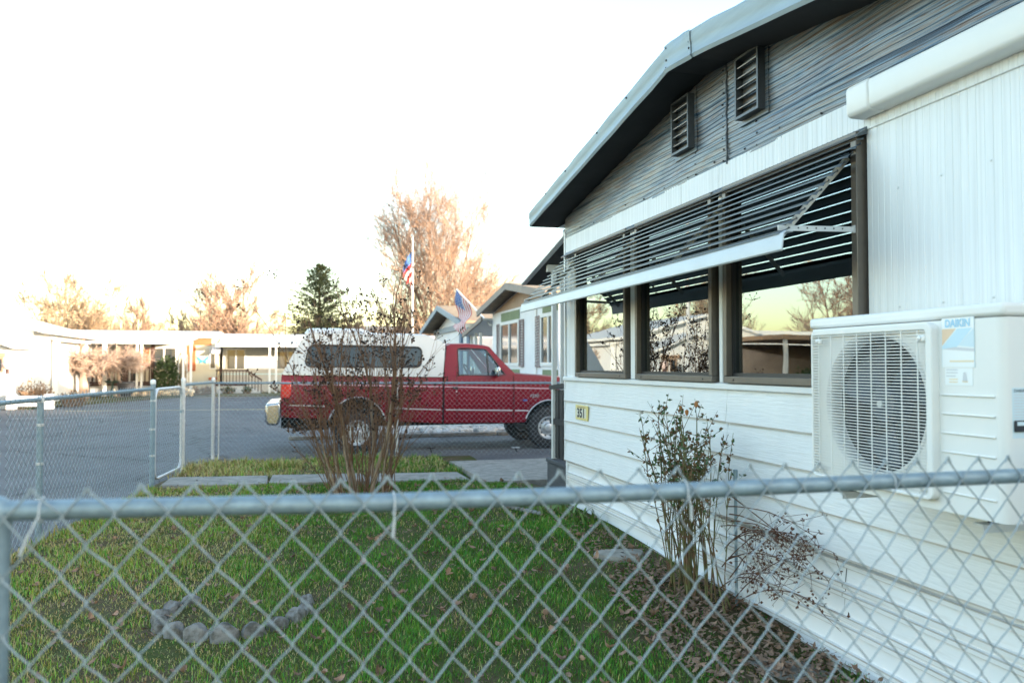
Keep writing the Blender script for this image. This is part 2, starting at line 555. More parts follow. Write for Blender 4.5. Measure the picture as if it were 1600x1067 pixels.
def asphalt_mat():
    m = M['asphalt']
    N, Lk = m.node_tree.nodes, m.node_tree.links
    b = N['Principled BSDF']
    src = b.inputs['Base Color'].links[0].from_socket
    geo = N.new('ShaderNodeNewGeometry')
    nz = N.new('ShaderNodeTexNoise')
    nz.inputs['Scale'].default_value = 1.6
    Lk.new(geo.outputs['Position'], nz.inputs['Vector'])
    ad = N.new('ShaderNodeVectorMath')
    ad.operation = 'MULTIPLY_ADD'
    ad.inputs[1].default_value = (1.1, 1.1, 0)
    Lk.new(nz.outputs['Color'], ad.inputs[0])
    Lk.new(geo.outputs['Position'], ad.inputs[2])
    vo = N.new('ShaderNodeTexVoronoi')
    vo.feature = 'DISTANCE_TO_EDGE'
    vo.inputs['Scale'].default_value = 0.23
    Lk.new(ad.outputs['Vector'], vo.inputs['Vector'])
    rp = N.new('ShaderNodeValToRGB')
    rp.color_ramp.elements[0].position = 0.0
    rp.color_ramp.elements[0].color = (0.25, 0.25, 0.25, 1)
    rp.color_ramp.elements[1].position = 0.012
    rp.color_ramp.elements[1].color = (1, 1, 1, 1)
    Lk.new(vo.outputs['Distance'], rp.inputs['Fac'])
    n2 = N.new('ShaderNodeTexNoise')
    n2.inputs['Scale'].default_value = 38
    n2.inputs['Detail'].default_value = 4
    Lk.new(geo.outputs['Position'], n2.inputs['Vector'])
    r2 = N.new('ShaderNodeMapRange')
    r2.inputs['From Min'].default_value = 0.3
    r2.inputs['From Max'].default_value = 0.7
    r2.inputs['To Min'].default_value = 0.72
    r2.inputs['To Max'].default_value = 1.3
    Lk.new(n2.outputs['Fac'], r2.inputs['Value'])
    m1 = N.new('ShaderNodeMixRGB')
    m1.blend_type = 'MULTIPLY'
    m1.inputs[0].default_value = 1
    Lk.new(src, m1.inputs[1])
    Lk.new(rp.outputs['Color'], m1.inputs[2])
    m2 = N.new('ShaderNodeMixRGB')
    m2.blend_type = 'MULTIPLY'
    m2.inputs[0].default_value = 1
    Lk.new(m1.outputs['Color'], m2.inputs[1])
    Lk.new(r2.outputs['Result'], m2.inputs[2])
    Lk.new(m2.outputs['Color'], b.inputs['Base Color'])


asphalt_mat()

# grass takes its colour from each blade
gm = bpy.data.materials.new('grass_blade')
gm.use_nodes = True
_a = gm.node_tree.nodes.new('ShaderNodeAttribute')
_a.attribute_name = 'tint'
_b = gm.node_tree.nodes['Principled BSDF']
_b.inputs['Roughness'].default_value = 0.9
_b.inputs['Specular IOR Level'].default_value = 0.08
gm.node_tree.links.new(_a.outputs['Color'], _b.inputs['Base Color'])
M['grass'] = gm
# ---------------------------------------------------------------- the ground
def sm(t):
    t = np.clip(t, 0, 1)
    return t * t * (3 - 2 * t)


def fence_x(y):
    """line of the fence on the left of the yard"""
    return -2.21 + 0.123 * (y - 6.9)


def gh(x, y):
    """height of the lawn"""
    x, y = np.asarray(x, float), np.asarray(y, float)
    bank = sm((x - 0.3) / 2.0) * sm((10.6 - y) / 2.5) * (0.03 + 0.09 * sm((y - 2.6) / 4.0))
    return 0.018 + bank + 0.012 * np.sin(x * 2.3 + y * 1.1) * np.sin(y * 1.7 - x) + 0.006 * np.sin(x * 7 + 1) * np.sin(y * 6.1)


g = MB().add([(-900, -300, -0.03), (900, -300, -0.03), (900, 1500, -0.03), (-900, 1500, -0.03)], [(0, 1, 2, 3)])
tag(g.build('ground', M['dry_ground'], loc=(0, 0, -0.03)), kind='structure')
g = MB()
g.add([(-45, -12, -0.012), (30, -12, -0.012), (30, 41.5, -0.012), (-45, 41.5, -0.012)], [(0, 1, 2, 3)])
road = tag(g.build('road', M['asphalt'], loc=(0, 0, -0.012)), kind='structure')


def marking(x0, y0, x1, y1, w, m):
    d = Vector((x1 - x0, y1 - y0, 0)).normalized()
    n = Vector((-d.y, d.x, 0)) * w / 2
    a, b = Vector((x0, y0, -0.008)), Vector((x1, y1, -0.008))
    return MB().add([a - n, b - n, b + n, a + n], [(0, 1, 2, 3)]).build('marking', m, road, loc=tuple((a + b) / 2))


marking(-7.5, 29.4, 8.0, 27.9, 0.20, M['yellow_paint'])
for a in ((-7.9, 25.6, -6.4, 25.5), (-6.0, 25.5, -5.0, 25.45), (-2.9, 35.0, -1.9, 34.9), (-1.3, 35.2, -0.3, 35.1)):
    marking(*a, 0.10, M['white_paint'])
marking(-4.9, 40.3, 9.0, 40.1, 0.16, M['yellow_paint'])

# lawn sheet
xs = np.linspace(-3.0, 2.75, 47)
ys = np.linspace(-1.5, 12.9, 97)
rows = []
for y in ys:
    fx = float(fence_x(y)) + 0.02 * math.sin(y * 5)
    rows.append([(fx + (2.72 - fx) * t, float(y), float(gh(fx + (2.72 - fx) * t, y)) * min(1, t * 25 + 0.2)) for t in np.linspace(0, 1, 47)])
lawn = tag(MB().grid(rows).build('lawn', M['earth'], loc=(0, 5, 0), smooth='all'), kind='structure')

# concrete path from the gate to the porch
path = tag(MB().add([(2.2, 9.4, 0.105), (4.6, 9.4, 0.105), (4.6, 11.9, 0.06), (2.2, 11.9, 0.06), (2.2, 9.4, -0.02), (4.6, 9.4, -0.02), (4.6, 11.9, -0.02), (2.2, 11.9, -0.02)],
                    [(0, 1, 2, 3), (0, 4, 5, 1), (1, 5, 6, 2), (2, 6, 7, 3), (3, 7, 4, 0)]).build('path', M['concrete'], bevel=0.008), kind='structure')
px_ = -1.62
for k, L in enumerate((1.25, 1.2, 1.25)):
    x0, x1 = px_, px_ + L
    sk = 0.16
    ya0, ya1 = 10.42 - (x0 + 1.6) * sk * 0.75, 10.42 - (x1 + 1.6) * sk * 0.75
    z = 0.055 + 0.006 * (k % 2)
    b = MB().prism([(x0, ya0), (x1, ya1), (x1 - 0.02, ya1 + 0.74), (x0 + 0.02, ya0 + 0.74)], 'z', -0.02, z)
    b.build('slab', M['concrete'], path, loc=((x0 + x1) / 2, ya0 + 0.37, 0), bevel=0.01)
    px_ = x1 + 0.015
PATH_END = px_

# pale landscaping stones beyond the truck
g = MB()
for _ in range(640):
    x, y = rnd.uniform(1.0, 6.6), rnd.uniform(17.2, 20.8)
    r_ = rnd.uniform(0.05, 0.13)
    g.blob((x, y, r_ * 0.3), r_, 0.22, (1, rnd.uniform(0.6, 1), 0.62), lv=1)
tag(g.build('gravel', M['gravel']), label='pale landscaping stones heaped along the driveway beyond the truck', kind='stuff')
g = MB()
for i in range(5):
    g.box(-0.2 + i * 1.45, 1.23 + i * 1.45, 16.75, 16.92, -0.02, 0.07)
tag(g.build('kerb', M['concrete'], bevel=0.02), kind='structure')

# ---------------------------------------------------------------- grass
RING = (-0.37, 4.95)


def in_path(x, y):
    a = (x > 2.15) & (y > 9.35)
    yl = 10.42 - (x + 1.6) * 0.12
    b = (x < PATH_END + 0.02) & (y > yl - 0.02) & (y < yl + 0.76)
    return a | b


def grass_cloud(n, x0, x1, y0, y1, len_, wid):
    x = nr.uniform(x0, x1, n)
    y = nr.uniform(y0, y1, n)
    fx = fence_x(y)
    keep = (x > fx + 0.02) & (x < 2.56) & ~in_path(x, y)
    low = 0.5 + 0.5 * np.sin(x * 1.9 + 0.6 * np.sin(y * 1.3)) * np.sin(y * 1.5 + 0.8)
    patch = (np.sin(x * 3.7 + 1.3 * np.sin(y * 2.9)) * np.sin(y * 3.1 + 1.1 * np.sin(x * 4.3)) + 0.6 * np.sin(x * 8.9 + y * 5.3 + 2 * np.sin(y * 4.1)) * np.sin(y * 9.7 - x * 3.9) + 0.4 * np.sin(x * 17 + 3 * np.sin(y * 7)) * np.sin(y * 15 + x * 2)) / 1.6
    bed = np.exp(-(((x - 2.28) / 0.50) ** 2 + ((y - 3.75) / 1.15) ** 2) * 1.2)
    wallside = sm((x - 2.2) / 0.3) * 0.5
    under = np.exp(-(((x - 0.7) / 0.55) ** 2 + ((y - 9.25) / 0.3) ** 2)) * 0.7
    dry = sm((0.7 - x) / 2.2)
    den = (1 - 0.90 * bed) * (1 - wallside) * (1 - under) * (0.62 + 0.38 * low) * (0.52 + 0.48 * sm((patch + 0.42) / 0.40)) * (1 - 0.22 * dry) * (1 - 0.45 * sm((y - 10.2) / 0.8) * (np.sin(x * 3.1 + 2 * np.sin(y * 2.2)) > -0.1))
    keep &= nr.uniform(0, 1, n) < den
    x, y, dry, low, patch = x[keep], y[keep], dry[keep], low[keep], patch[keep]
    n = len(x)
    # clumps: pull blades towards shared directions
    L = len_ * nr.uniform(0.45, 1.35, n) * (0.60 + 0.35 * low + 0.35 * sm(patch + 0.5))
    w = wid * nr.uniform(0.7, 1.3, n)
    az = nr.uniform(0, 2 * np.pi, n)
    lean = nr.uniform(0.15, 1.25, n)
    is_dry = nr.uniform(0, 1, n) < (0.10 + 0.58 * dry * (0.6 + 0.8 * sm(0.5 - patch)) + 0.22 * sm(-patch * 2) + 0.42 * sm((y - 10.2) / 1.2))
    lean = np.where(is_dry, lean + 0.35, lean)
    z = gh(x, y) - 0.004
    b = np.stack([x, y, z], 1)
    d = np.stack([np.cos(az), np.sin(az), np.zeros(n)], 1)
    s = np.stack([-np.sin(az), np.cos(az), np.zeros(n)], 1)
    up = np.array([0, 0, 1.0])
    m1 = b + (d * (np.sin(lean * 0.45) * 0.55)[:, None] + up * (np.cos(lean * 0.45) * 0.55)[:, None]) * L[:, None]
    t = m1 + (d * (np.sin(lean) * 0.5)[:, None] + up * (np.cos(lean) * 0.5)[:, None]) * L[:, None]
    V = np.stack([b - s * w[:, None] / 2, b + s * w[:, None] / 2, m1 + s * w[:, None] * 0.42, m1 - s * w[:, None] * 0.42, t], 1)
    gcol = np.stack([nr.uniform(0.052, 0.140, n), nr.uniform(0.155, 0.275, n), nr.uniform(0.020, 0.050, n)], 1)
    gcol = gcol * (0.72 + 0.5 * sm(patch * 0.8 + 0.5))[:, None]
    gcol = gcol * (1 + (dry * 0.8)[:, None] * np.array([1.3, 0.45, 0.7]))
    dcol = np.stack([nr.uniform(0.32, 0.48, n), nr.uniform(0.28, 0.41, n), nr.uniform(0.11, 0.17, n)], 1)
    c = np.where(is_dry[:, None], dcol, gcol)
    C = np.concatenate([np.repeat(c[:, None], 5, 1), np.ones((n, 5, 1))], 2)
    return V.reshape(-1, 3), C.reshape(-1, 4), n


Vs, Cs, tot = [], [], 0
for a in ((140000, -2.9, 2.6, 2.7, 5.6, 0.037, 0.0042), (78000, -2.6, 2.6, 5.6, 8.2, 0.041, 0.0058), (42000, -2.3, 2.6, 8.2, 10.4, 0.05, 0.0078),
          (26000, -1.9, 2.3, 10.4, 12.85, 0.08, 0.010), (16000, -3.0, 2.6, -0.8, 2.7, 0.06, 0.007)):
    v_, c_, n_ = grass_cloud(*a)
    Vs.append(v_)
    Cs.append(c_)
    tot += n_
# tall tufts along the far fence, the gate and the posts
for cx, cy, sx, sy, k, L in ((-1.52, 11.9, 0.12, 0.45, 900, 0.15), (0.1, 12.75, 1.5, 0.12, 2200, 0.12), (0.9, 12.45, 1.3, 0.15, 1300, 0.10), (-1.75, 10.7, 0.12, 0.2, 380, 0.14), (-2.15, 7.4, 0.10, 1.4, 1400, 0.10), (-0.2, 11.9, 0.25, 0.12, 900, 0.16)):
    v_, c_, n_ = grass_cloud(k, cx - sx, cx + sx, cy - sy, cy + sy, L, 0.009)
    Vs.append(v_)
    Cs.append(c_)
    tot += n_
V = np.concatenate(Vs)
C_ = np.concatenate(Cs)
base = np.arange(tot) * 5
L4 = np.stack([base, base + 1, base + 2, base + 3, base + 3, base + 2, base + 4], 1).ravel()
st = np.stack([np.arange(tot) * 7, np.arange(tot) * 7 + 4], 1).ravel()
gr = big_mesh('grass', V, L4, st, None, M['grass'], loc=(0, 5, 0), attr=C_)
tag(gr, label='short green winter grass of the fenced yard, yellower on the left', kind='stuff')

# ---------------------------------------------------------------- fallen leaves
def leaf_shape(L, W, curl, lob):
    """a curled, lobed dead leaf: 2 x 6 strip folded along its rib"""
    n = 6
    rows_ = []
    for i in range(n + 1):
        t = i / n
        w = W * math.sin(math.pi * min(1, t * 0.93 + 0.05)) ** 0.8 * (1 + lob * (1 if i % 2 else -0.6))
        z = curl * L * (t - 0.5) ** 2 * 2
        fold = 0.5 * w
        rows_.append([(t * L - L / 2, -w, z + fold * 0.8), (t * L - L / 2, 0, z), (t * L - L / 2, w, z + fold)])
    return rows_


leaf_me = []
for k in range(6):
    mb = MB().grid(leaf_shape(rnd.uniform(0.055, 0.085), rnd.uniform(0.014, 0.026), rnd.uniform(0.3, 1.6), rnd.uniform(0.1, 0.5)))
    o = mb.build('fallen_leaf', M['leaf_litter'], lawn, loc=(0, 0, 0))
    leaf_me.append(o.data)
    bpy.data.objects.remove(o)
cnt = 0
while cnt < 300:
    y = rnd.uniform(3.2, 7.6) if cnt < 235 else rnd.uniform(7.6, 9.8)
    x = rnd.uniform(-1.9, 2.45)
    if rnd.random() > 0.35 + 0.65 * max(0, (x + 0.4) / 2.6):
        continue
    o = bpy.data.objects.new('fallen_leaf', leaf_me[cnt % 6])
    COL.objects.link(o)
    o.parent = lawn
    s_ = rnd.uniform(0.5, 0.95)
    o.location = (x, y - 5, float(gh(x, y)) + rnd.uniform(0.016, 0.038))
    o.rotation_euler = (rnd.uniform(-0.7, 0.7), rnd.uniform(-0.6, 0.6), rnd.uniform(0, 6.28))
    o.scale = (s_, s_, s_)
    cnt += 1
# the rest, too many and small to count: scraps on the bed by the wall and across the lawn
mb = MB()
for k in range(4200):
    if k < 2300:
        a, q = rnd.uniform(0, 6.28), math.sqrt(rnd.random())
        x, y = 2.22 + 0.46 * q * math.cos(a), 3.85 + 1.25 * q * math.sin(a)
    elif k < 2900:
        x, y = rnd.uniform(2.1, 2.5), rnd.uniform(2.6, 7.4)
    else:
        x, y = rnd.uniform(-1.9, 2.5), rnd.uniform(2.8, 12.6)
    if x > 2.54 or x < fence_x(y) + 0.05:
        continue
    zc = float(gh(x, y)) + rnd.uniform(0.008, 0.045)
    L = rnd.uniform(0.02, 0.055)
    W = rnd.uniform(0.004, 0.011)
    Rm = Matrix.Rotation(rnd.uniform(0, 6.28), 3, 'Z') @ Matrix.Rotation(rnd.uniform(-0.6, 0.6), 3, 'X') @ Matrix.Rotation(rnd.uniform(-0.6, 0.6), 3, 'Y')
    ps = [Rm @ Vector(p) for p in ((-L / 2, -W, 0.002), (0, -W * 1.2, 0), (L / 2, 0, 0.008), (0, W * 1.2, 0.003), (-L / 2, W * 0.8, 0))]
    mb.add([(p.x + x, p.y + y, p.z + zc) for p in ps], [(0, 1, 3, 4), (1, 2, 3)])
tag(mb.build('leaf_litter', M['leaf_litter'], loc=(2.2, 4, 0)), label='scraps of dead leaves and mulch on the lawn and wall bed', kind='stuff')

# distant hill
rows = []
for j in range(9):
    rows.append([(x, 620 + j * 60, -2 + (26 + 16 * math.sin(x * 0.006 + 1) + 9 * math.sin(x * 0.017)) * math.sin(math.pi * min(1, j / 6) / 2)) for x in range(-700, 801, 30)])
tag(MB().grid(rows).build('hill', M['hill'], loc=(0, 700, 0), smooth='all'), kind='structure')
# ---------------------------------------------------------------- the mobile home on the right
W = 2.604                       # outer face of the wall
YN, YF = 1.45, 7.66             # near and far corners
XB = 15.0
home = thing('mobile_home', 'white mobile home with three windows under a dark gable, number 351 on its wall', 'house', (W, 4.6, 0))
H = home
SEAM = 4.496
RIDGE_Y = 4.6


def roof_z(y, z0=3.41):
    """underside of the eaves at the wall"""
    return z0 - 0.155 * max(0, abs(y - RIDGE_Y) - 0.12)


# lap siding below the windows: one board per row on either side of the seam
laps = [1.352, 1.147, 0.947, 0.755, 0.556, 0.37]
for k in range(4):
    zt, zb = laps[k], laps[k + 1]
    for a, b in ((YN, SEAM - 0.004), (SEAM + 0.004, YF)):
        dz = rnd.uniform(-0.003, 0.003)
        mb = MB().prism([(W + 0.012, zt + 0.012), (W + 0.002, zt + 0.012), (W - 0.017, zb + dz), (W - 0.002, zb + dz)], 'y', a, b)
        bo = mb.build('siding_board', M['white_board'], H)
        MB().box(W - 0.0178, W - 0.010, a + 0.002, b - 0.002, zb + dz - 0.0045, zb + dz + 0.003).build('board_edge', M['edge_shade_dirt'], bo)  # strip that paints the shadow line under the lap, partly dirt
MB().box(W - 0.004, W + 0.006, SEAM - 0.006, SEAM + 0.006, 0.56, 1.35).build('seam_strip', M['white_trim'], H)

# skirting: horizontally ribbed panels that flare to the ground
def skirt_profile():
    pts = []
    zs = [(0.625, 0.012), (0.575, 0.010), (0.545, 0.004), (0.540, -0.006), (0.515, -0.006), (0.510, 0.006), (0.44, 0.000), (0.435, -0.012), (0.415, -0.012), (0.41, -0.001), (0.395, -0.001), (0.39, -0.013), (0.37, -0.013), (0.365, -0.003),
          (0.285, -0.008), (0.28, -0.020), (0.26, -0.020), (0.255, -0.010), (0.24, -0.010), (0.235, -0.022), (0.215, -0.022), (0.21, -0.012), (0.13, -0.018), (0.125, -0.03), (0.105, -0.03), (0.10, -0.020), (0.08, -0.021), (0.075, -0.05), (0.02, -0.055), (-0.06, -0.055)]
    return zs


cuts = [YN, 3.42, 5.35, YF - 0.04]
for i in range(3):
    a, b = cuts[i] + 0.001, cuts[i + 1] - 0.001
    ny = max(4, int((b - a) / 0.2))
    rows = []
    for z, dx in skirt_profile():
        rows.append([(W + 0.008 + dx * 1.7 + 0.01 + 0.004 * math.sin(y * 3.1 + z * 9 + i), y, z - 0.02 + 0.02 * (y - YN) / 6 + 0.003 * math.sin(y * 2.2)) for y in np.linspace(a, b, ny)])
    MB().grid(rows).build('skirting_panel', M['skirting'], H, smooth=True)
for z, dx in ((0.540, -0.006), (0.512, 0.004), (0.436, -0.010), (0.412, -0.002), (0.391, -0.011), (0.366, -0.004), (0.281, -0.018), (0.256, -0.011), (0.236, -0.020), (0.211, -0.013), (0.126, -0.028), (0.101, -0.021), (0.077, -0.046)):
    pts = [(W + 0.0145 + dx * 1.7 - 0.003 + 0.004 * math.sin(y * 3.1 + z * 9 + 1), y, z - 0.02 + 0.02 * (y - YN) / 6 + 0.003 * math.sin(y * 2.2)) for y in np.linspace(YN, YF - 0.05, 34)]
    MB().tube(pts, rnd.uniform(0.0022, 0.0034), 4).build('rib_edge', M['edge_shade_dirt'], H)  # strips that paint the shading of the ribs, partly dirt
MB().box(W + 0.0, W + 0.03, YF - 0.045, YF - 0.01, 0.0, 0.56).build('corner_strip', M['white_trim'], H)

# sill belt, corner post, mullions
MB().prism([(W - 0.030, 1.352), (W + 0.01, 1.342), (W + 0.01, 1.394), (W - 0.030, 1.385)], 'y', 3.18, YF).build('sill_trim', M['white_trim'], H, bevel=0.004)
MB().box(W - 0.012, W + 0.05, YF - 0.03, YF + 0.012, 0.56, 2.86).build('corner_post', M['white_trim'], H, bevel=0.006)

# windows: frame, pane, stop bead
Wins = [(6.02, 7.25), (4.613, 5.829), (3.22, 4.471)]
ZB, ZT = 1.392, 2.62


def ring(mb, y0, y1, z0, z1, t, x0, x1):
    for a in ((y0, y1, z0, z0 + t), (y0, y1, z1 - t, z1), (y0, y0 + t, z0 + t, z1 - t), (y1 - t, y1, z0 + t, z1 - t)):
        mb.box(x0, x1, a[0], a[1], a[2], a[3])
    return mb


for i, (y0, y1) in enumerate(Wins):
    fr = ring(MB(), y0, y1, ZB, ZT, 0.042, W - 0.045, W + 0.03).build('window', M['bronze'], H, loc=(W, (y0 + y1) / 2, ZB), bevel=0.004)
    ring(MB(), y0 + 0.042, y1 - 0.042, ZB + 0.042, ZT - 0.042, 0.02, W - 0.008, W + 0.035).build('stop_bead', M['black_plastic'], fr)
    MB().box(W + 0.012, W + 0.018, y0 + 0.055, y1 - 0.055, ZB + 0.055, ZT - 0.055).build('pane', M['window_glass'], fr)
    g = MB()
    for yy in (y0 + 0.12, y1 - 0.12):
        g.lathe([(0.0, -0.003), (0.006, -0.002), (0.006, 0.003)], (W - 0.046, yy, ZB + 0.02), 'x', 8)
    g.build('screw', M['dark_vent'], fr)
# wall between and beside the windows: fluted sheets
def fluted(y0, y1, z0, z1, name='wall_panel', pitch=0.040, xoff=0.0, m='white_panel'):
    rows_top, rows_bot = [], []
    y = y0
    ys_ = []
    while y < y1 - 1e-6:
        for f_, d_ in ((0.0, 0.0), (0.80, 0.0), (0.86, 0.0016), (0.95, 0.0016)):
            yy = y + f_ * pitch
            if yy < y1:
                ys_.append((yy, d_))
        y += pitch
    ys_.append((y1, 0))
    return MB().grid([[(W + xoff + d_, yy, z0) for yy, d_ in ys_], [(W + xoff + d_, yy, z1) for yy, d_ in ys_]]).build(name, M[m], H)


for a, b in ((YN, 3.20), (4.491, 4.593), (5.849, 6.0), (7.27, YF - 0.04)):
    fluted(a, b, 1.39, 2.68)
for a, b in ((YN, 3.18),):
    MB().box(W - 0.006, W + 0.012, a, b, 1.345, 1.389).build('sill_trim', M['white_trim'], H, bevel=0.003)
for a in (4.491, 5.849):
    MB().box(W - 0.02, W + 0.004, a + 0.03, a + (0.072 if a < 5 else 0.12), 1.394, 2.62).build('mullion', M['white_trim'], H, bevel=0.005)
# the band above the windows, in three lengths
for a, b in ((YN, SEAM + 0.085), (SEAM + 0.088, SEAM + 0.60), (SEAM + 0.603, YF - 0.04)):
    fluted(a, b, 2.62, 2.785, 'wall_band', xoff=-0.006)
g = MB()
for y_ in (1.75, 2.0, 2.25, 2.5, 2.75, 3.0):
    for z_ in (1.43, 1.765, 2.3):
        g.lathe([(0.0, -0.004), (0.005, -0.003), (0.006, 0.002)], (W, y_, z_), 'x', 7)
g.build('panel_screws', M['alu_light'], H)['kind'] = 'stuff'

# ribbed metal sheets in the gable, split at the riveted seam
GS = 4.466
def gable_sheet(y0, y1):
    rows_ = []
    z = 2.775
    k = 0
    prof = ((0.0, 0.0), (0.012, 0.0), (0.015, 0.0035), (0.024, 0.0035), (0.027, 0.0))
    mb = MB()
    out = []
    while z < 3.47:
        for dz, dx in prof:
            zz = z + dz
            # where this height runs under the eaves
            half = (3.44 - zz) / 0.155 + 0.12
            a, b = max(y0, RIDGE_Y - half), min(y1, RIDGE_Y + half)
            if b - a < 0.02:
                continue
            out.append([(W - 0.004 + dx + 0.003 * math.sin(yy * 5 + zz * 17) + 0.002 * math.sin(yy * 13 + zz * 3), yy, zz + 0.0035 * math.sin(yy * 4.1 + k)) for yy in np.linspace(a, b, 28)])
        z += 0.031
        k += 0.3
    return mb.grid(out).build('gable_sheet', M['gable_metal'], H, smooth=True)


gable_sheet(YN, GS - 0.002)
gable_sheet(GS + 0.002, YF)
pts = [(W - 0.010, GS + 0.004 * math.sin(z * 37) + 0.003 * math.sin(z * 90), z) for z in np.linspace(2.77, 3.42, 26)]
MB().tube(pts, 0.006, 5).build('seam_bead', M['vent_frame'], H)
g = MB()
for z in np.linspace(2.80, 3.38, 9):
    for dy in (0.05, -0.33, 0.42):
        g.lathe([(0, -0.006), (0.006, -0.005), (0.007, 0.004)], (W - 0.004, GS + dy + rnd.uniform(-0.01, 0.01), z), 'x', 6)
for y_ in np.linspace(1.7, 7.2, 16):
    g.lathe([(0, -0.006), (0.006, -0.005), (0.007, 0.004)], (W - 0.004, y_, 2.81 + rnd.uniform(-0.01, 0.03)), 'x', 6)
g.build('rivets', M['dark_vent'], H)['kind'] = 'stuff'

# two louvred vents
for y0, y1 in ((4.885, 5.145), (4.03, 4.285)):
    z0, z1 = 2.985, 3.36
    fr = ring(MB(), y0, y1, z0, z1, 0.016, W - 0.06, W + 0.01).build('vent', M['vent_frame'], H, loc=(W, (y0 + y1) / 2, z0))
    MB().box(W - 0.004, W + 0.012, y0 + 0.016, y1 - 0.016, z0 + 0.016, z1 - 0.016).build('vent_back', M['dark_vent'], fr)
    MB().box(W - 0.012, W - 0.002, y0 - 0.03, y1 + 0.03, z0 - 0.03, z1 + 0.03).build('flange', M['gable_metal'], fr)
    for k in range(5):
        zz = z0 + 0.06 + k * 0.062
        MB().prism([(W - 0.052, zz), (W - 0.016, zz + 0.010), (W - 0.016, zz + 0.012), (W - 0.054, zz + 0.0055)], 'y', y0 + 0.016, y1 - 0.016).build('slat', M['vent_slat'], fr)

# eaves: soffit, fascia in three lengths with a cap over the ridge, roof sheets
XR = 2.325
def fascia(y0, y1, z0b, z1b, hgt0, hgt1, name='fascia', off=0.0, n=14):
    rows_ = []
    for f_ in (0, 0.12, 0.16, 0.5, 0.54, 0.9, 1.0):
        r_ = []
        for t in np.linspace(0, 1, n):
            y = y0 + (y1 - y0) * t
            zb = z0b + (z1b - z0b) * t
            h = hgt0 + (hgt1 - hgt0) * t
            dx = {0: 0.0, 0.12: -0.012, 0.16: -0.008, 0.5: -0.006, 0.54: -0.010, 0.9: -0.012, 1.0: 0.006}[f_]
            r_.append((XR + off + dx + 0.003 * math.sin(y * 9 + f_ * 4), y, zb + h * f_ + (0.004 * math.sin(y * 14) + 0.003 * math.sin(y * 31) if f_ == 1.0 else 0.0015 * math.sin(y * 11))))
        rows_.append(r_)
    return MB().grid(rows_).build(name, M['fascia_metal'], H, smooth=True)


fascia(7.98, 4.735, 2.948, 3.425, 0.165, 0.185)
fascia(4.42, 1.15, 3.40, 2.90, 0.185, 0.165)
fascia(4.76, 4.40, 3.421, 3.392, 0.196, 0.194, 'fascia_cap', -0.006, 7)
g = MB()
for y_, zz in ((4.735, 3.50), (4.735, 3.58), (4.735, 3.45), (4.42, 3.46), (4.42, 3.56), (4.42, 3.50), (6.0, 3.38), (6.8, 3.26), (5.4, 3.47), (7.4, 3.18)):
    g.lathe([(0, -0.008), (0.007, -0.006), (0.008, 0.004)], (XR - 0.012, y_, zz), 'x', 6)
g.build('fascia_screws', M['dark_vent'], H)['kind'] = 'stuff'
# soffit under the rake, eaves on the far side
g = MB()
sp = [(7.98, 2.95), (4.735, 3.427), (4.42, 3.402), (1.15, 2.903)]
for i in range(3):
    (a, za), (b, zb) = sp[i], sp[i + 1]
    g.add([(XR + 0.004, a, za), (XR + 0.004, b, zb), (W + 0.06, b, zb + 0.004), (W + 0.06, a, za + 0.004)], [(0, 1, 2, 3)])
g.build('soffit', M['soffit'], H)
g = MB()
for sgn, ye, ze in ((1, 7.98, 2.955), (-1, 1.15, 2.905)):
    g.add([(XR + 0.01, ye, ze + 0.15), (XB + 0.3, ye, ze + 0.15), (XB + 0.3, 4.58, 3.60), (XR + 0.01, 4.58, 3.60), (XR + 0.01, ye, ze), (XB + 0.3, ye, ze)], [(0, 1, 2, 3), (0, 4, 5, 1)])
g.add([(XR + 0.3, 7.98, 2.953), (XB, 7.98, 2.953), (XB, 7.6, 2.953), (XR + 0.3, 7.6, 2.953)], [(0, 1, 2, 3)])
g.add([(XR + 0.3, 1.15, 2.903), (XB, 1.15, 2.903), (XB, 1.5, 2.903), (XR + 0.3, 1.5, 2.903)], [(0, 1, 2, 3)])
g.build('roof', M['roof_metal'], H)
# the other outside walls
g = MB()
g.box(W + 0.05, XB, YF - 0.06, YF, 0.0, 2.97)
g.box(W + 0.05, XB, YN, YN + 0.06, 0.0, 2.93)
g.box(XB - 0.06, XB, YN + 0.06, YF - 0.06, 0.0, 3.2)
g.build('side_wall', M['white_trim'], H)
# inside: floor, back wall with doorway, ceiling, curtains that hang by the windows
g = MB()
g.box(W + 0.06, 8.0, YN + 0.1, YF - 0.1, 0.70, 0.74)
g.box(W + 0.06, 8.0, YN + 0.1, YF - 0.1, 2.72, 2.76)
g.box(7.9, 8.0, YN + 0.1, YF - 0.1, 0.74, 2.72)
g.box(W + 0.045, W + 0.055, YN + 0.1, YF - 0.1, 0.1, 1.39)
g.build('interior_shell', M['interior'], H)

# ---------------------------------------------------------------- plate with the house number
P0 = (W - 0.012, 6.62, 0.985)
pl = thing('number_plate', 'small yellow plate reading 351 screwed to the white siding', 'house number', P0)
y0, y1, z0, z1 = 6.955, 7.285, 0.985, 1.125
WP[pl] = Vector((W - 0.015, (y0 + y1) / 2, z0))
pl.location = WP[pl]
MB().box(W - 0.026, W - 0.016, y0, y1, z0, z1).build('plate', M['plate_yellow'], pl, bevel=0.003)
MB().box(W - 0.0285, W - 0.0262, y0 + 0.035, y1 - 0.03, z0 + 0.022, z1 - 0.032).build('number_field', M['plate_cream'], pl)
text_mb('351', 0.118, lambda u, v: (W - 0.0302, (y0 + y1) / 2 - u * 1.25, z0 + 0.062 + v), 0.004).build('digits', M['ink'], pl)
MB().box(W - 0.0285, W - 0.0262, y0 + 0.05, y1 - 0.05, z1 - 0.022, z1 - 0.014).build('top_line', M['tan_soffit'], pl)

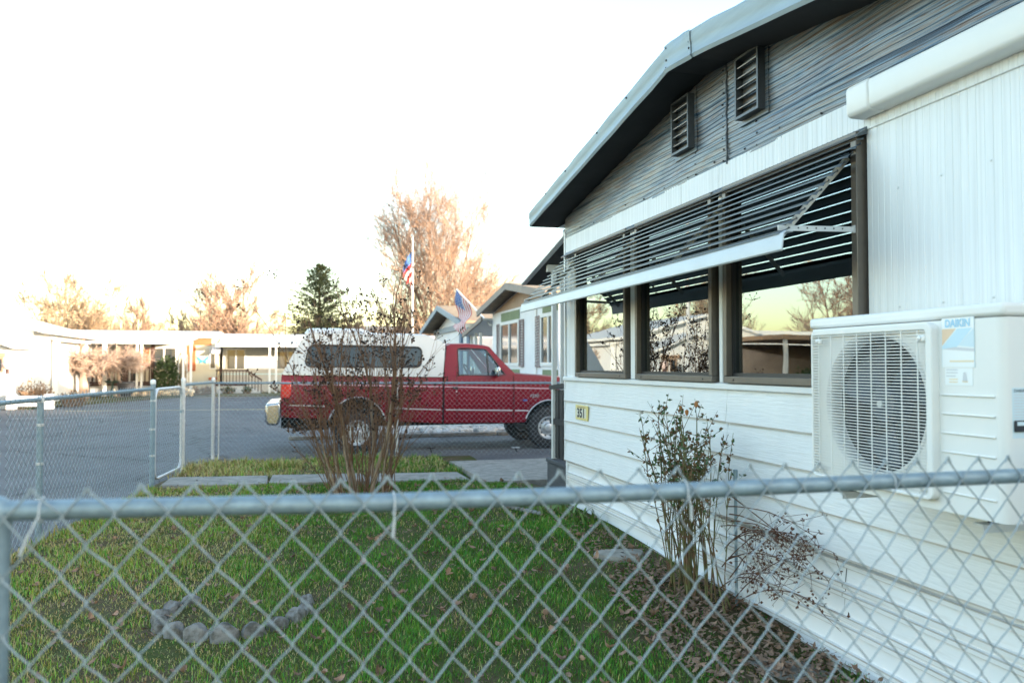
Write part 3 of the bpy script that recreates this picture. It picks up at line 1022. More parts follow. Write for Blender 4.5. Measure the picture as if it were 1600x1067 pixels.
# ---------------------------------------------------------------- white duct along the wall, upper right
du = thing('duct_cover', 'white rounded duct cover running along the wall above the ribbed panel', 'duct', (W, 2.3, 2.68))
prof = [(W - 0.006, 2.672), (W - 0.078, 2.674), (W - 0.092, 2.681), (W - 0.099, 2.696), (W - 0.102, 2.79), (W - 0.098, 2.806), (W - 0.086, 2.814), (W - 0.006, 2.818)]
MB().prism(prof, 'y', YN, 3.06).build('duct_body', M['ac_white'], du, smooth=True)
prof2 = [(p[0] - (0.005 if p[0] < W - 0.01 else 0), p[1] + (0.004 if p[1] > 2.75 else -0.004)) for p in prof]
MB().prism(prof2, 'y', 3.062, 3.215).build('end_cap', M['ac_white'], du, bevel=0.012, seg=4)
# ---------------------------------------------------------------- louvred awning over the windows
AY0, AY1 = 3.2, 7.62
aw = thing('window_awning', 'grey louvred metal awning of long slats over the three windows', 'awning', (2.4, 5.4, 2.1))
for k in range(11):
    x = 2.600 - k * 0.0442 - (0.004 if k == 0 else 0)
    z = 2.590 - k * 0.0468
    hw, th = 0.0355, 0.002
    # a shallow channel, tilted down towards the wall, with rounded ends
    ca, sa = math.cos(R(20)), math.sin(R(20))
    sec = [(-hw, -0.004), (-hw + 0.002, 0.0), (-hw * 0.5, 0.001), (hw * 0.5, 0.001), (hw - 0.002, 0.0), (hw, 0.004)]
    sec = [(x + p * ca - q * sa, z + p * sa + q * ca) for p, q in sec]
    top = [(p, q + th) for p, q in sec]
    mb = MB()
    e0 = AY0 + rnd.uniform(-0.004, 0.004)
    e1 = AY1 + rnd.uniform(-0.004, 0.004)
    rows_ = []
    cx = x
    for t, sh in ((e0, 0.35), (e0 + 0.008, 0.8), (e0 + 0.02, 1.0), (e1 - 0.02, 1.0), (e1 - 0.008, 0.8), (e1, 0.35)):
        rows_.append([(cx + (p - cx) * sh, t, q) for p, q in sec + top[::-1]] + [(cx + (sec[0][0] - cx) * sh, t, sec[0][1])])
    mb.grid(rows_)
    mb.build('slat', M['awning_alu'], aw, smooth=True)
# head flashing on the wall and the deep front slat
MB().prism([(W - 0.004, 2.60), (W - 0.06, 2.585), (W - 0.062, 2.592), (W - 0.012, 2.625), (W - 0.004, 2.64)], 'y', AY0 - 0.01, AY1).build('head_rail', M['awning_alu'], aw)
MB().prism([(2.128, 2.022), (2.120, 2.030), (2.132, 2.108), (2.150, 2.120), (2.185, 2.118), (2.186, 2.112), (2.152, 2.112), (2.140, 2.104)], 'y', AY0 - 0.02, AY1 + 0.01).build('valance', M['valance'], aw, bevel=0.003)
# ladder brackets that carry the slats
for yb in (3.345, 4.53, 5.93, 7.30):
    dx, dz = 0.026, -0.026
    br = MB().bar((2.585 + dx, yb, 2.552 + dz), (2.165 + dx, yb, 2.108 + dz), 0.004, 0.030, (-0.7, 0, 0.7)).build('bracket', M['white_trim'], aw)
# perforated stay arms at both ends
for ya in (3.235, 7.56):
    arm = MB().bar((2.140, ya, 2.138), (W - 0.01, ya, 2.150), 0.004, 0.026).build('stay_arm', M['alu_light'], aw, bevel=0.001)
    g = MB()
    for k in range(7):
        xx = 2.20 + k * 0.048
        g.lathe([(0, -0.003), (0.0042, -0.003), (0.0042, 0.003), (0, 0.003)], (xx, ya, 2.1397 + 0.012 * (xx - 2.14) / 0.46), 'y', 8)
    g.build('arm_holes', M['ink'], arm)['kind'] = 'stuff'
    MB().box(W - 0.055, W - 0.046, ya - 0.006, ya + 0.012, 2.132, 2.168).build('arm_foot', M['alu_light'], arm)

# ---------------------------------------------------------------- outdoor unit of the heat pump
AX, AX2 = 2.131, 2.47
AYa, AYb = 2.012, 2.990
AZ0, AZ1 = 1.004, 1.700
ac = thing('heat_pump', 'white heat pump outdoor unit with round fan grille hung on the wall', 'heat pump', ((AX + AX2) / 2, 2.5, AZ0))
MB().box(AX - 0.003, AX2 + 0.003, AYa - 0.003, AYb + 0.003, AZ1 - 0.043, AZ1).build('lid', M['ac_white'], ac, bevel=0.013, seg=3)
GY0, GY1, GZ0, GZ1 = 2.275, 2.945, 1.035, 1.650
CY, CZ, CR = 2.598, 1.352, 0.272
xg = AX - 0.0015
# raised frame with rounded corners
def rrect(y0, y1, z0, z1, r_, n=6):
    out = []
    for cy, cz, a0 in ((y1 - r_, z1 - r_, 0), (y0 + r_, z1 - r_, 90), (y0 + r_, z0 + r_, 180), (y1 - r_, z0 + r_, 270)):
        for k in range(n + 1):
            a = R(a0 + 90 * k / n)
            out.append((cy + r_ * math.cos(a), cz + r_ * math.sin(a)))
    return out


def frame_loop(outer, inner, x_in, x_out):
    n = len(outer)
    vs = [(x_in, *p) for p in outer] + [(x_out, *p) for p in [(q[0] * 0.997 + CY * 0.003, q[1] * 0.997 + CZ * 0.003) for q in outer]] + [(x_out, *p) for p in inner] + [(x_in, *p) for p in inner]
    fs = []
    for a in range(3):
        for j in range(n):
            j2 = (j + 1) % n
            fs.append((a * n + j, a * n + j2, (a + 1) * n + j2, (a + 1) * n + j))
    return MB().add(vs, fs)


gf = frame_loop(rrect(GY0, GY1, GZ0, GZ1, 0.03), rrect(GY0 + 0.030, GY1 - 0.012, GZ0 + 0.014, GZ1 - 0.026, 0.012), AX + 0.001, AX - 0.030).build('grille_frame', M['ac_white'], ac, bevel=0.004)
# casing: front sheet with the round opening, rounded corners, sides, back and bottom
ZT_ = AZ1 - 0.046
rc_ = 0.028
bmc = bmesh.new()
def bl(pts):
    vs_ = [bmc.verts.new((AX, p[0], p[1])) for p in pts]
    return [bmc.edges.new((vs_[i], vs_[(i + 1) % len(vs_)])) for i in range(len(vs_))]


eo = []
for (p, q) in (((AYa + rc_, AZ0), (AYb - rc_, AZ0)), ((AYb - rc_, AZ0), (AYb - rc_, ZT_)), ((AYb - rc_, ZT_), (AYa + rc_, ZT_)), ((AYa + rc_, ZT_), (AYa + rc_, AZ0))):
    eo += [(p[0] + (q[0] - p[0]) * t / 8, p[1] + (q[1] - p[1]) * t / 8) for t in range(8)]
ee = bl(eo) + bl([(CY + CR * math.cos(2 * math.pi * k / 56), CZ + CR * math.sin(2 * math.pi * k / 56)) for k in range(56)])
bmesh.ops.triangle_fill(bmc, use_beauty=True, edges=ee)
bmc.verts.index_update()
mb = MB().add([tuple(v.co) for v in bmc.verts], [tuple(v.index for v in f.verts) for f in bmc.faces])
bmc.free()
path_ = []
for cx, cy, a0 in ((AX + rc_, AYb - rc_, 180), (AX2 - rc_, AYb - rc_, 90), (AX2 - rc_, AYa + rc_, 0), (AX + rc_, AYa + rc_, -90)):
    path_ += [(cx + rc_ * math.cos(R(a0 - 15 * k)), cy + rc_ * math.sin(R(a0 - 15 * k))) for k in range(7)]
mb.grid([[(x, y, AZ0) for x, y in path_], [(x, y, ZT_) for x, y in path_]])
mb.add([(x, y, AZ0) for x, y in path_], [tuple(range(len(path_)))])
mb.add([(x, y, ZT_) for x, y in path_], [tuple(range(len(path_)))])
mb.build('casing', M['ac_white'], ac, smooth=True)
# bell mouth, dark well and fan
MB().lathe([(CR + 0.012, -0.001), (CR + 0.006, -0.006), (CR - 0.002, -0.003), (CR - 0.012, 0.012), (CR - 0.016, 0.03), (CR - 0.016, 0.052)], (AX, CY, CZ), 'x', 56).build('bell_mouth', M['ac_inner'], ac, smooth=True)
MB().lathe([(0.0, 0.20), (CR - 0.01, 0.20), (CR - 0.0155, 0.05)], (AX, CY, CZ), 'x', 48).build('fan_well', M['ac_dark'], ac)
fan = MB().lathe([(0.0, 0.030), (0.03, 0.031), (0.062, 0.037), (0.072, 0.05), (0.072, 0.12)], (AX, CY, CZ), 'x', 28).build('fan', M['fan_grey'], ac, smooth=True)
MB().lathe([(0.0, 0.022), (0.014, 0.023), (0.016, 0.031)], (AX, CY, CZ), 'x', 12).build('fan_cap', M['alu_light'], fan)
for k in range(3):
    a0 = R(20 + 120 * k)
    rows_ = []
    for t in np.linspace(0, 1, 8):
        rr = 0.066 + (CR - 0.095) * t
        wdt = R(48 + 26 * t)
        sw = R(28) * t
        rows_.append([(AX + 0.045 + 0.065 * u + 0.02 * math.sin(u * 3), CY + rr * math.cos(a0 + sw + wdt * (u - 0.5)), CZ + rr * math.sin(a0 + sw + wdt * (u - 0.5))) for u in np.linspace(0, 1, 7)])
    MB().grid(rows_).build('blade', M['fan_grey'], fan, smooth='all')
# grille wires: 46 across, 9 upright
g = MB()
yy0, yy1, zz0, zz1 = GY0 + 0.028, GY1 - 0.010, GZ0 + 0.012, GZ1 - 0.024
nH = 50
for k in range(nH):
    z = zz0 + (zz1 - zz0) * (k + 0.5) / nH
    g.box(AX - 0.0262, AX - 0.0232, yy0, yy1, z - 0.0016, z + 0.0016)
g.build('grille_wires', M['ac_white'], ac)['kind'] = 'stuff'
for k in range(8):
    y = yy0 + (yy1 - yy0) * (k + 0.5) / 8
    MB().box(AX - 0.0285, AX - 0.0255, y - 0.0017, y + 0.0017, zz0, zz1).build('grille_bar', M['ac_white'], gf)
for y, z in ((GY0 + 0.05, GZ1 - 0.055), (GY1 - 0.05, GZ1 - 0.05), (GY1 - 0.045, GZ0 + 0.045), (GY0 + 0.05, GZ0 + 0.04)):
    lg = MB().box(AX - 0.034, AX - 0.022, y - 0.022, y + 0.012, z - 0.012, z + 0.010).build('clip_block', M['ac_white'], gf, bevel=0.004)
    MB().lathe([(0, -0.004), (0.008, -0.003), (0.008, 0.0)], (AX - 0.034, y, z), 'x', 10).build('screw_head', M['alu_light'], gf)
# pressed grooves in the plain part of the front
for z in (1.401, 1.337, 1.272, 1.208, 1.140, 1.072):
    MB().prism([(AX - 0.0015, z - 0.0055), (AX - 0.0062, z - 0.002), (AX - 0.0062, z + 0.002), (AX - 0.0015, z + 0.0035)], 'y', 2.046, 2.262).build('rib', M['ac_white'], ac, bevel=0.0015)
# printed label on the front; sun glint painted in as paler inks
lx = AX - 0.0012
lb = MB().box(lx - 0.0003, AX + 0.001, 2.122, 2.258, 1.494, 1.660).build('label', M['pale_print'], ac, loc=(AX, 2.19, 1.494))
def lq(pts, m, name, k=0.0):
    MB().add([(lx - 0.0011 - k, p[0], p[1]) for p in pts], [tuple(range(len(pts)))]).build(name, m, lb)


YL, YR = 2.256, 2.122
lq([(YL, 1.494), (YR, 1.494), (YR, 1.660), (YL, 1.660)], M['white_print'], 'paper')
lq([(YL, 1.624), (2.196, 1.624), (YL, 1.568)], M['orange_print'], 'corner_print', 0.0004)
lq([(2.190, 1.624), (2.128, 1.624), (2.200, 1.556), (YL, 1.556), (YL, 1.564)], M['sky_print'], 'diagonal_band', 0.0004)
lq([(2.122, 1.624), (2.122, 1.560), (2.190, 1.566)], M['pale_print'], 'side_print', 0.0004)
lq([(YL, 1.556), (2.122, 1.546), (2.122, 1.556), (2.20, 1.562)], M['grey_print'], 'swoosh', 0.0008)
lq([(2.224, 1.512), (2.124, 1.512), (2.124, 1.517), (2.224, 1.517)], M['yellow_print'], 'yellow_line', 0.0008)
text_mb('DAIKIN', 0.036, lambda u, v: (lx - 0.0022, 2.190 - u * 0.88, 1.641 + v), 0.0012).build('lettering', M['blue_print'], lb)
tb = MB().box(lx - 0.0003, AX + 0.001, 2.132, 2.246, 1.434, 1.491).build('small_label', M['white_print'], ac, loc=(AX, 2.19, 1.434))
for k, (a, b, z) in enumerate(((2.240, 2.192, 1.484), (2.240, 2.192, 1.474), (2.240, 2.200, 1.463), (2.228, 2.192, 1.452), (2.228, 2.192, 1.443), (2.174, 2.150, 1.445))):
    MB().add([(lx - 0.0012, a, z), (lx - 0.0012, b, z), (lx - 0.0012, b, z + 0.0035), (lx - 0.0012, a, z + 0.0035)], [(0, 1, 2, 3)]).build('print_line', M['yellow_print'] if k > 2 else M['grey_print'], tb)
MB().add([(lx - 0.0012, 2.172, 1.448), (lx - 0.0012, 2.152, 1.448), (lx - 0.0012, 2.158, 1.478), (lx - 0.0012, 2.168, 1.478)], [(0, 1, 2, 3)]).build('print_mark', M['grey_print'], tb)
# rating plate on the near side
sy = AYa - 0.0008
rp = MB().box(2.160, 2.268, sy, AYa + 0.002, 1.272, 1.430).build('rating_plate', M['pale_print'], ac, loc=(2.2, sy, 1.272))
text_mb('DAIKIN', 0.014, lambda u, v: (2.190 + u, sy - 0.0008, 1.420 + v)).build('lettering', M['ink'], rp)
for k in range(9):
    z = 1.407 - k * 0.009
    MB().add([(2.166, sy - 0.0007, z), (2.255 - 0.01 * (k % 3), sy - 0.0007, z), (2.255 - 0.01 * (k % 3), sy - 0.0007, z + 0.0022), (2.166, sy - 0.0007, z + 0.0022)], [(0, 1, 2, 3)]).build('print_line', M['grey_print'], rp)
hp = MB().box(2.163, 2.262, AYa - 0.008, AYa - 0.0016, 1.292, 1.328).build('side_badge', M['ink'], ac, bevel=0.003)
MB().box(2.170, 2.215, AYa - 0.0095, AYa - 0.0078, 1.312, 1.324).build('badge_print', M['pale_print'], hp)
# brackets under it
for yb in (2.16, 2.86):
    b = MB().bar((2.17, yb, AZ0 - 0.028), (W - 0.018, yb, AZ0 - 0.028), 0.042, 0.006).build('wall_bracket', M['alu_light'], ac)
    MB().bar((2.17, yb - 0.02, AZ0 - 0.04), (W - 0.018, yb - 0.02, AZ0 - 0.04), 0.004, 0.026).build('bracket_web', M['alu_light'], b)
    MB().bar((W - 0.020, yb, AZ0 - 0.05), (W - 0.020, yb, AZ0 + 0.30), 0.042, 0.005, (1, 0, 0)).build('bracket_plate', M['alu_light'], b)
    MB().lathe([(0.022, 0.0), (0.022, 0.024), (0.012, 0.026)], (2.24, yb, AZ0 - 0.025), 'z', 14).build('rubber_foot', M['rubber'], b)
    MB().lathe([(0.022, 0.0), (0.022, 0.024), (0.012, 0.026)], (2.42, yb, AZ0 - 0.025), 'z', 14).build('rubber_foot', M['rubber'], b)
# ---------------------------------------------------------------- chain link fences
def chain_wires(origin, ux, x0, x1, ztop, zbot, ph, pv, r, n, nrm, lvl, phase=0.0, slope=0.0):
    """each woven wire zigzags between two neighbouring columns of knots; returns point lists"""
    ux, nrm = Vector(ux), Vector(nrm)
    out = []
    k0 = math.ceil((x0 - phase) / (ph / 2))
    k1 = math.floor((x1 - phase) / (ph / 2))
    for k in range(k0, k1):
        pts = []
        zt = ztop + slope * (phase + k * ph / 2)
        z = zt
        i = 0
        while z > zbot:
            on_left = (i % 2 == 0) == (k % 2 == 0)
            xx = phase + (k if on_left else k + 1) * ph / 2
            side = 1 if (i % 2 == 0) else -1
            ov = (r * 0.9 if on_left else -r * 0.9)
            jx, jz = rnd.gauss(0, ph * 0.018), rnd.gauss(0, ph * 0.018)
            p = Vector(origin) + ux * (xx - ov + (jx if i else 0)) + Vector((0, 0, z + jz))
            if i == 0 and lvl:
                # knuckled end bent back over its neighbour
                pts.append(p + nrm * (r * 2.2) + ux * (-ov * 3) + Vector((0, 0, -0.012)))
                pts.append(p + nrm * (r * 1.3) + Vector((0, 0, 0.003)))
            pts.append(p + nrm * (r * 1.3 * side))
            if lvl:
                xn = phase + ((k + 1) if on_left else k) * ph / 2
                q = Vector(origin) + ux * ((xx + xn) / 2) + Vector((0, 0, z - pv / 4))
                pts.append(q + nrm * (-r * 0.6 * side))
            z -= pv / 2
            i += 1
        out.append(pts)
    return out


# near fence, square to the house
NFY = 1.54
nf = thing('chain_link_fence', 'galvanised chain link fence in front of the lawn, nearest to the viewer', 'fence', (0.4, NFY, 0))
RAILZ = 1.242
railp = [(-2.75, NFY, RAILZ + 0.022), (-1.2, NFY, RAILZ + 0.017), (-0.48, NFY, RAILZ + 0.011), (0.16, NFY, RAILZ - 0.003), (0.6, NFY, RAILZ - 0.006), (1.0, NFY, RAILZ - 0.006), (1.7, NFY, RAILZ - 0.006), (2.5, NFY, RAILZ - 0.005)]
MB().tube(railp, 0.0172, 20).build('rail', M['galv'], nf, smooth=True)
for xp in (-0.497, 2.47):
    pst = MB().tube([(xp, NFY + 0.0, -0.05), (xp, NFY + 0.0, 1.225)], 0.0235, 20).build('post', M['galv'], nf, smooth=True)
    MB().lathe([(0.0245, -0.030), (0.0255, -0.004), (0.026, 0.004), (0.020, 0.020), (0.010, 0.027), (0.0, 0.028)], (xp, NFY + 0.002, 1.250), 'z', 18).build('post_cap', M['galv'], pst, smooth=True)
wires = chain_wires((0, NFY - 0.021, 0), (1, 0, 0), -2.75, 2.45, 1.289, 0.02, 0.0853, 0.0985, 0.0020, 6, (0, -1, 0), True, phase=-0.4355 - 0.0853 * 20, slope=-0.0018)
for p in wires:
    MB().tube(p, 0.0019, 6, cap=False).build('wire', M['galv_wire'], nf, smooth=True)
# plastic and wire ties along the rail
for x, tail in ((-0.425, (-0.026, -0.064)), (0.176, (-0.004, -0.052)), (0.786, (0.004, -0.050)), (1.30, None)):
    z = RAILZ + (0.010 if x < -0.2 else -0.005)
    pts = [(x, NFY + 0.0215 * math.cos(a), z + 0.0215 * math.sin(a)) for a in np.linspace(-2.0, 3.6, 16)]
    if tail:
        pts = [(x + tail[0], NFY - 0.026, z + tail[1]), (x + tail[0] * 0.5, NFY - 0.030, z + tail[1] * 0.6)] + [(x, NFY + 0.0215 * math.cos(a), z + 0.0215 * math.sin(a)) for a in np.linspace(-2.6, 3.4, 16)][::-1]
    MB().tube(pts, 0.0017 if tail else 0.0014, 6).build('tie', M['tie'], nf, smooth=True)
    if tail:
        MB().bar((x + tail[0], NFY - 0.027, z + tail[1] - 0.008), (x + tail[0] * 0.5, NFY - 0.030, z + tail[1] * 0.55), 0.0055, 0.0025).build('tie_end', M['tie'], nf)


def run_fence(name, label, pts, posts, zt, caps, rr=0.019, pr=0.024, mesh=True, matp='galv'):
    """posts: list of (x, y, top, radius)"""
    t = thing(name, label, 'fence', ((pts[0][0] + pts[-1][0]) / 2, (pts[0][1] + pts[-1][1]) / 2, 0))
    MB().tube([(p[0], p[1], zt) for p in pts], rr, 12).build('rail', M['galv'], t, smooth=True)
    for (x, y, top, r_) in posts:
        o = MB().tube([(x, y, -0.05), (x, y, top)], r_, 14).build('post', M[matp], t, smooth=True)
        MB().lathe([(r_ * 1.06, -0.03), (r_ * 1.12, 0.0), (r_ * 0.85, 0.022), (0, 0.03)], (x, y, top), 'z', 14).build('post_cap', M['galv_bright'], o, smooth=True)
        for z in (top * 0.30, top * 0.55, top * 0.82):
            MB().lathe([(r_ * 1.02, -0.012), (r_ * 1.16, -0.010), (r_ * 1.16, 0.010), (r_ * 1.02, 0.012)], (x, y, z), 'z', 14).build('brace_band', M['galv_bright'], o)
    if mesh:
        g = MB()
        for a, b in zip(pts[:-1], pts[1:]):
            d = Vector((b[0] - a[0], b[1] - a[1], 0))
            L = d.length
            u = d / L
            nv = Vector((u.y, -u.x, 0))
            for w in chain_wires((a[0] + nv.x * 0.024, a[1] + nv.y * 0.024, 0), u, 0.02, L - 0.02, zt + 0.045, 0.03, 0.080, 0.083, 0.0019, 4, nv, False, phase=0.01):
                g.tube(w, 0.0022, 3, cap=False)
        m = g.build('chain_link', M['galv_wire'], t, fix=False)
        m['kind'] = 'stuff'
    return t


GA, GB, CN = (float(fence_x(10.67)), 10.67), (float(fence_x(12.05)), 12.05), (-1.345, 13.75)
L0 = (float(fence_x(1.4)) - 0.1, 1.4)
def fp(y):
    return (float(fence_x(y)), y)


run_fence('side_fence', 'long chain link fence on the left between lawn and asphalt', [L0, fp(6.9), GA],
          [(*fp(1.6), 1.25, 0.026), (*fp(4.6), 1.22, 0.024), (*fp(7.59), 1.215, 0.026), (*GA, 1.30, 0.031)], 1.212, True)
run_fence('corner_fence', 'short chain link panel between the gate and the corner post', [GB, CN], [(*GB, 1.30, 0.029), (*CN, 1.28, 0.028)], 1.225, True, matp='galv_bright')
FE = (4.45, 12.35)
MIDP = (1.535, 12.98)
run_fence('back_fence', 'chain link fence along the driveway in front of the red truck', [CN, MIDP, FE], [(CN[0] + 0.09, CN[1] - 0.02, 1.2, 0.012), (*MIDP, 1.235, 0.022), (*FE, 1.235, 0.024)], 1.215, True, rr=0.018, matp='galv_bright')

# gate
u = Vector((GB[0] - GA[0], GB[1] - GA[1], 0))
L = u.length
u.normalize()
gt = thing('gate', 'narrow chain link gate with rounded tube frame beside the path', 'gate', ((GA[0] + GB[0]) / 2, (GA[1] + GB[1]) / 2, 0.05))
def gp(s, z):
    return Vector((GA[0], GA[1], 0)) + u * s + Vector((0, 0, z))


a0, a1, z0, z1, rc = 0.085, L - 0.10, 0.08, 1.20, 0.13
pts = []
for cx, cz, st_ in ((a1 - rc, z1 - rc, 0), (a0 + rc, z1 - rc, 90), (a0 + rc, z0 + rc, 180), (a1 - rc, z0 + rc, 270)):
    for k in range(7):
        a = R(st_ + 15 * k)
        pts.append(gp(cx + rc * math.cos(a), cz + rc * math.sin(a)))
pts.append(pts[0])
MB().tube(pts, 0.019, 12).build('frame', M['galv_bright'], gt, smooth=True)
nv = Vector((u.y, -u.x, 0))
g = MB()
for w in chain_wires(tuple(gp(0, 0) + nv * 0.022), u, a0, a1, z1 - 0.01, z0 + 0.02, 0.080, 0.083, 0.0019, 4, nv, False):
    g.tube(w, 0.0022, 3, cap=False)
g.build('chain_link', M['galv_wire'], gt, fix=False)['kind'] = 'stuff'
for z in (0.36, 0.93):
    MB().tube([gp(0.03, z), gp(0.09, z)], 0.012, 8).build('hinge', M['galv'], gt)
MB().bar(gp(a1 - 0.02, 0.86), gp(a1 + 0.12, 0.86), 0.03, 0.04).build('latch', M['galv'], gt, bevel=0.004)
# ---------------------------------------------------------------- red pickup with a white canopy
TY0, TY1 = 13.88, 15.86           # body sides
TC = (TY0 + TY1) / 2
tk = thing('pickup_truck', 'dark red pickup truck with white canopy over its bed, parked behind the fence', 'pickup truck', (2.4, TC, 0))


def y_in(z):
    """how far the body side stands in at height z"""
    return 0.012 + 0.05 * max(0, (z - 1.08) / 0.3) ** 1.6 + 0.045 * max(0, (0.92 - z) / 0.45) ** 1.5 + (0.010 if 0.70 < z < 0.76 else 0)


def side_panel(x0, x1, zt, zb, arch=None, nx=40, nz=14, extra=()):
    """grid of one body side; arch = (xc, zc, rx, rz)"""
    xs_ = sorted(set(list(np.linspace(x0, x1, nx)) + ([arch[0] + arch[2] * c for c in np.cos(np.linspace(0, math.pi, 25)) if x0 < arch[0] + arch[2] * c < x1] if arch else []) + list(extra)))
    rows_ = []
    for j in range(nz + 1):
        r_ = []
        for x in xs_:
            t = (x - x0) / (x1 - x0)
            top, bot = zt(x), zb(x)
            if arch and abs(x - arch[0]) < arch[2]:
                bot = max(bot, arch[1] + arch[3] * math.sqrt(max(0, 1 - ((x - arch[0]) / arch[2]) ** 2)))
            z = bot + (top - bot) * j / nz
            r_.append((x, z))
        rows_.append(r_)
    return rows_


def body_shell(name, rows_, top_fn=None, m='truck_red', endcaps=True):
    mb = MB()
    near = [[(x, TY0 + y_in(z), z) for x, z in r_] for r_ in rows_]
    far = [[(x, TY1 - y_in(z), z) for x, z in r_] for r_ in rows_]
    mb.grid(near)
    mb.grid(far)
    # folded edge under the sill and round the wheel arch
    mb.grid([near[0], [(p[0], p[1] + 0.05, p[2]) for p in near[0]]])
    mb.grid([far[0], [(p[0], p[1] - 0.05, p[2]) for p in far[0]]])
    # top
    k = 10
    top = []
    for i in range(k + 1):
        t = i / k
        s_ = math.sin(math.pi * t)
        crown = (top_fn if top_fn else 0.0)
        top.append([(p[0], p[1] + (q[1] - p[1]) * t, p[2] + crown * s_ ** 0.5) for p, q in zip(near[-1], far[-1])])
    mb.grid(top)
    if endcaps:
        for e in (0, -1):
            mb.grid([[near[j][e] for j in range(len(near))], [far[j][e] for j in range(len(far))]])
    return mb.build(name, M[m], tk, smooth=True)


RW, FW = (0.965, 0.345), (4.415, 0.365)
bed = body_shell('bed', side_panel(-0.285, 2.440, lambda x: 1.352 - 0.0215 * (x + 0.285), lambda x: 0.635 - 0.055 * (x + 0.285), (RW[0], 0.36, 0.50, 0.585)))
cabl = body_shell('cab', side_panel(2.475, 3.745, lambda x: 1.318 + 0.03 * max(0, (x - 3.2) / 0.5), lambda x: 0.485 - 0.012 * (x - 2.475), None, 24))
def hood_top(x):
    return 1.352 - 0.125 * ((x - 3.75) / 1.62) - 0.06 * max(0, (x - 5.1) / 0.3) ** 2


front = body_shell('front_end', side_panel(3.752, 5.36, hood_top, lambda x: 0.475, (FW[0], 0.365, 0.455, 0.495)), 0.03)
# door seams
for x in (2.70, 3.735):
    MB().tube([(x, TY0 + y_in(z) - 0.001, z) for z in np.linspace(0.55, 1.31, 12)], 0.004, 4).build('door_seam', M['truck_under'], cabl)
# dark gap, wheel wells and chassis underneath
MB().box(2.425, 2.49, TY0 + 0.10, TY1 - 0.10, 0.45, 1.33).build('gap_panel', M['truck_under'], tk)
g = MB()
g.box(-0.2, 2.42, TY0 + 0.12, TY1 - 0.12, 0.62, 0.72)
g.box(0.40, 1.55, TY0 + 0.28, TY1 - 0.28, 0.55, 1.15)
g.box(3.95, 4.90, TY0 + 0.28, TY1 - 0.28, 0.45, 1.10)
g.box(2.5, 5.2, TY0 + 0.14, TY1 - 0.14, 0.46, 0.56)
for y in (TY0 + 0.55, TY1 - 0.55):
    g.box(-0.3, 5.3, y - 0.05, y + 0.05, 0.42, 0.60)
g.tube([(RW[0], TY0 + 0.2, RW[1]), (RW[0], TY1 - 0.2, RW[1])], 0.06, 10)
g.tube([(FW[0], TY0 + 0.2, FW[1]), (FW[0], TY1 - 0.2, FW[1])], 0.05, 10)
g.blob((RW[0], TC, RW[1]), 0.17, 0, lv=2)
g.tube([(-0.1, TY0 + 0.5, 0.40), (0.5, TY0 + 0.5, 0.42)], 0.04, 8)
g.build('chassis', M['truck_under'], tk)
# wheels
def wheel(xc, zc, near_, rim_r, deep):
    y = (TY0 + 0.03) if near_ else (TY1 - 0.03)
    s_ = 1 if near_ else -1
    RT = zc + 0.012
    prof = [(rim_r, 0.02), (rim_r + 0.02, 0.0), (RT - 0.05, 0.005), (RT - 0.012, 0.02), (RT, 0.045), (RT, 0.20), (RT - 0.012, 0.225), (RT - 0.05, 0.24), (rim_r, 0.23)]
    w = MB().lathe([(r_, h * s_) for r_, h in prof], (xc, y, zc), 'y', 40).build('wheel', M['rubber'], tk, loc=(xc, y, zc), smooth=True)
    MB().lathe([(r_, h * s_) for r_, h in [(rim_r + 0.004, 0.012), (rim_r - 0.006, 0.004), (rim_r - 0.016, 0.012), (rim_r - 0.03, 0.045 + deep), (rim_r - 0.06, 0.055 + deep), (0.09, 0.04 + deep * 0.5), (0.075, 0.015), (0.055, 0.005), (0.0, 0.0)]], (xc, y, zc), 'y', 32).build('rim', M['wheel_silver'], w, smooth=True)
    g = MB()
    for k in range(10):
        a = 2 * math.pi * k / 10
        rr = rim_r - 0.055
        g.lathe([(0.0, 0.043 * s_ + deep * s_), (0.016, 0.043 * s_ + deep * s_), (0.016, 0.07 * s_ + deep * s_)], (xc + rr * math.cos(a), y, zc + rr * math.sin(a)), 'y', 8)
    g.build('rim_holes', M['truck_under'], w)['kind'] = 'stuff'
    # tread blocks
    g = MB()
    for k in range(44):
        a = 2 * math.pi * k / 44
        for h0, h1, da in ((0.03, 0.105, 0.0), (0.12, 0.21, 0.5)):
            aa = a + da * 2 * math.pi / 44
            ct, st_ = Vector((-math.sin(aa), 0, math.cos(aa))), Vector((math.cos(aa), 0, math.sin(aa)))
            c = Vector((xc, y, zc)) + st_ * RT
            vs = []
            for hh in (h0 * s_, h1 * s_):
                for i, j in ((-1, -0.004), (1, -0.004), (1, 0.010), (-1, 0.010)):
                    vs.append(c + ct * (i * 0.016) + st_ * j + Vector((0, hh, 0)))
            g.add(vs, [(0, 1, 2, 3), (7, 6, 5, 4), (1, 0, 4, 5), (2, 1, 5, 6), (3, 2, 6, 7), (0, 3, 7, 4)])
    g.build('tread', M['rubber'], w)['kind'] = 'stuff'


for nr_ in (True, False):
    wheel(RW[0], RW[1], nr_, 0.215, 0.0)
    wheel(FW[0], FW[1], nr_, 0.205, 0.03)
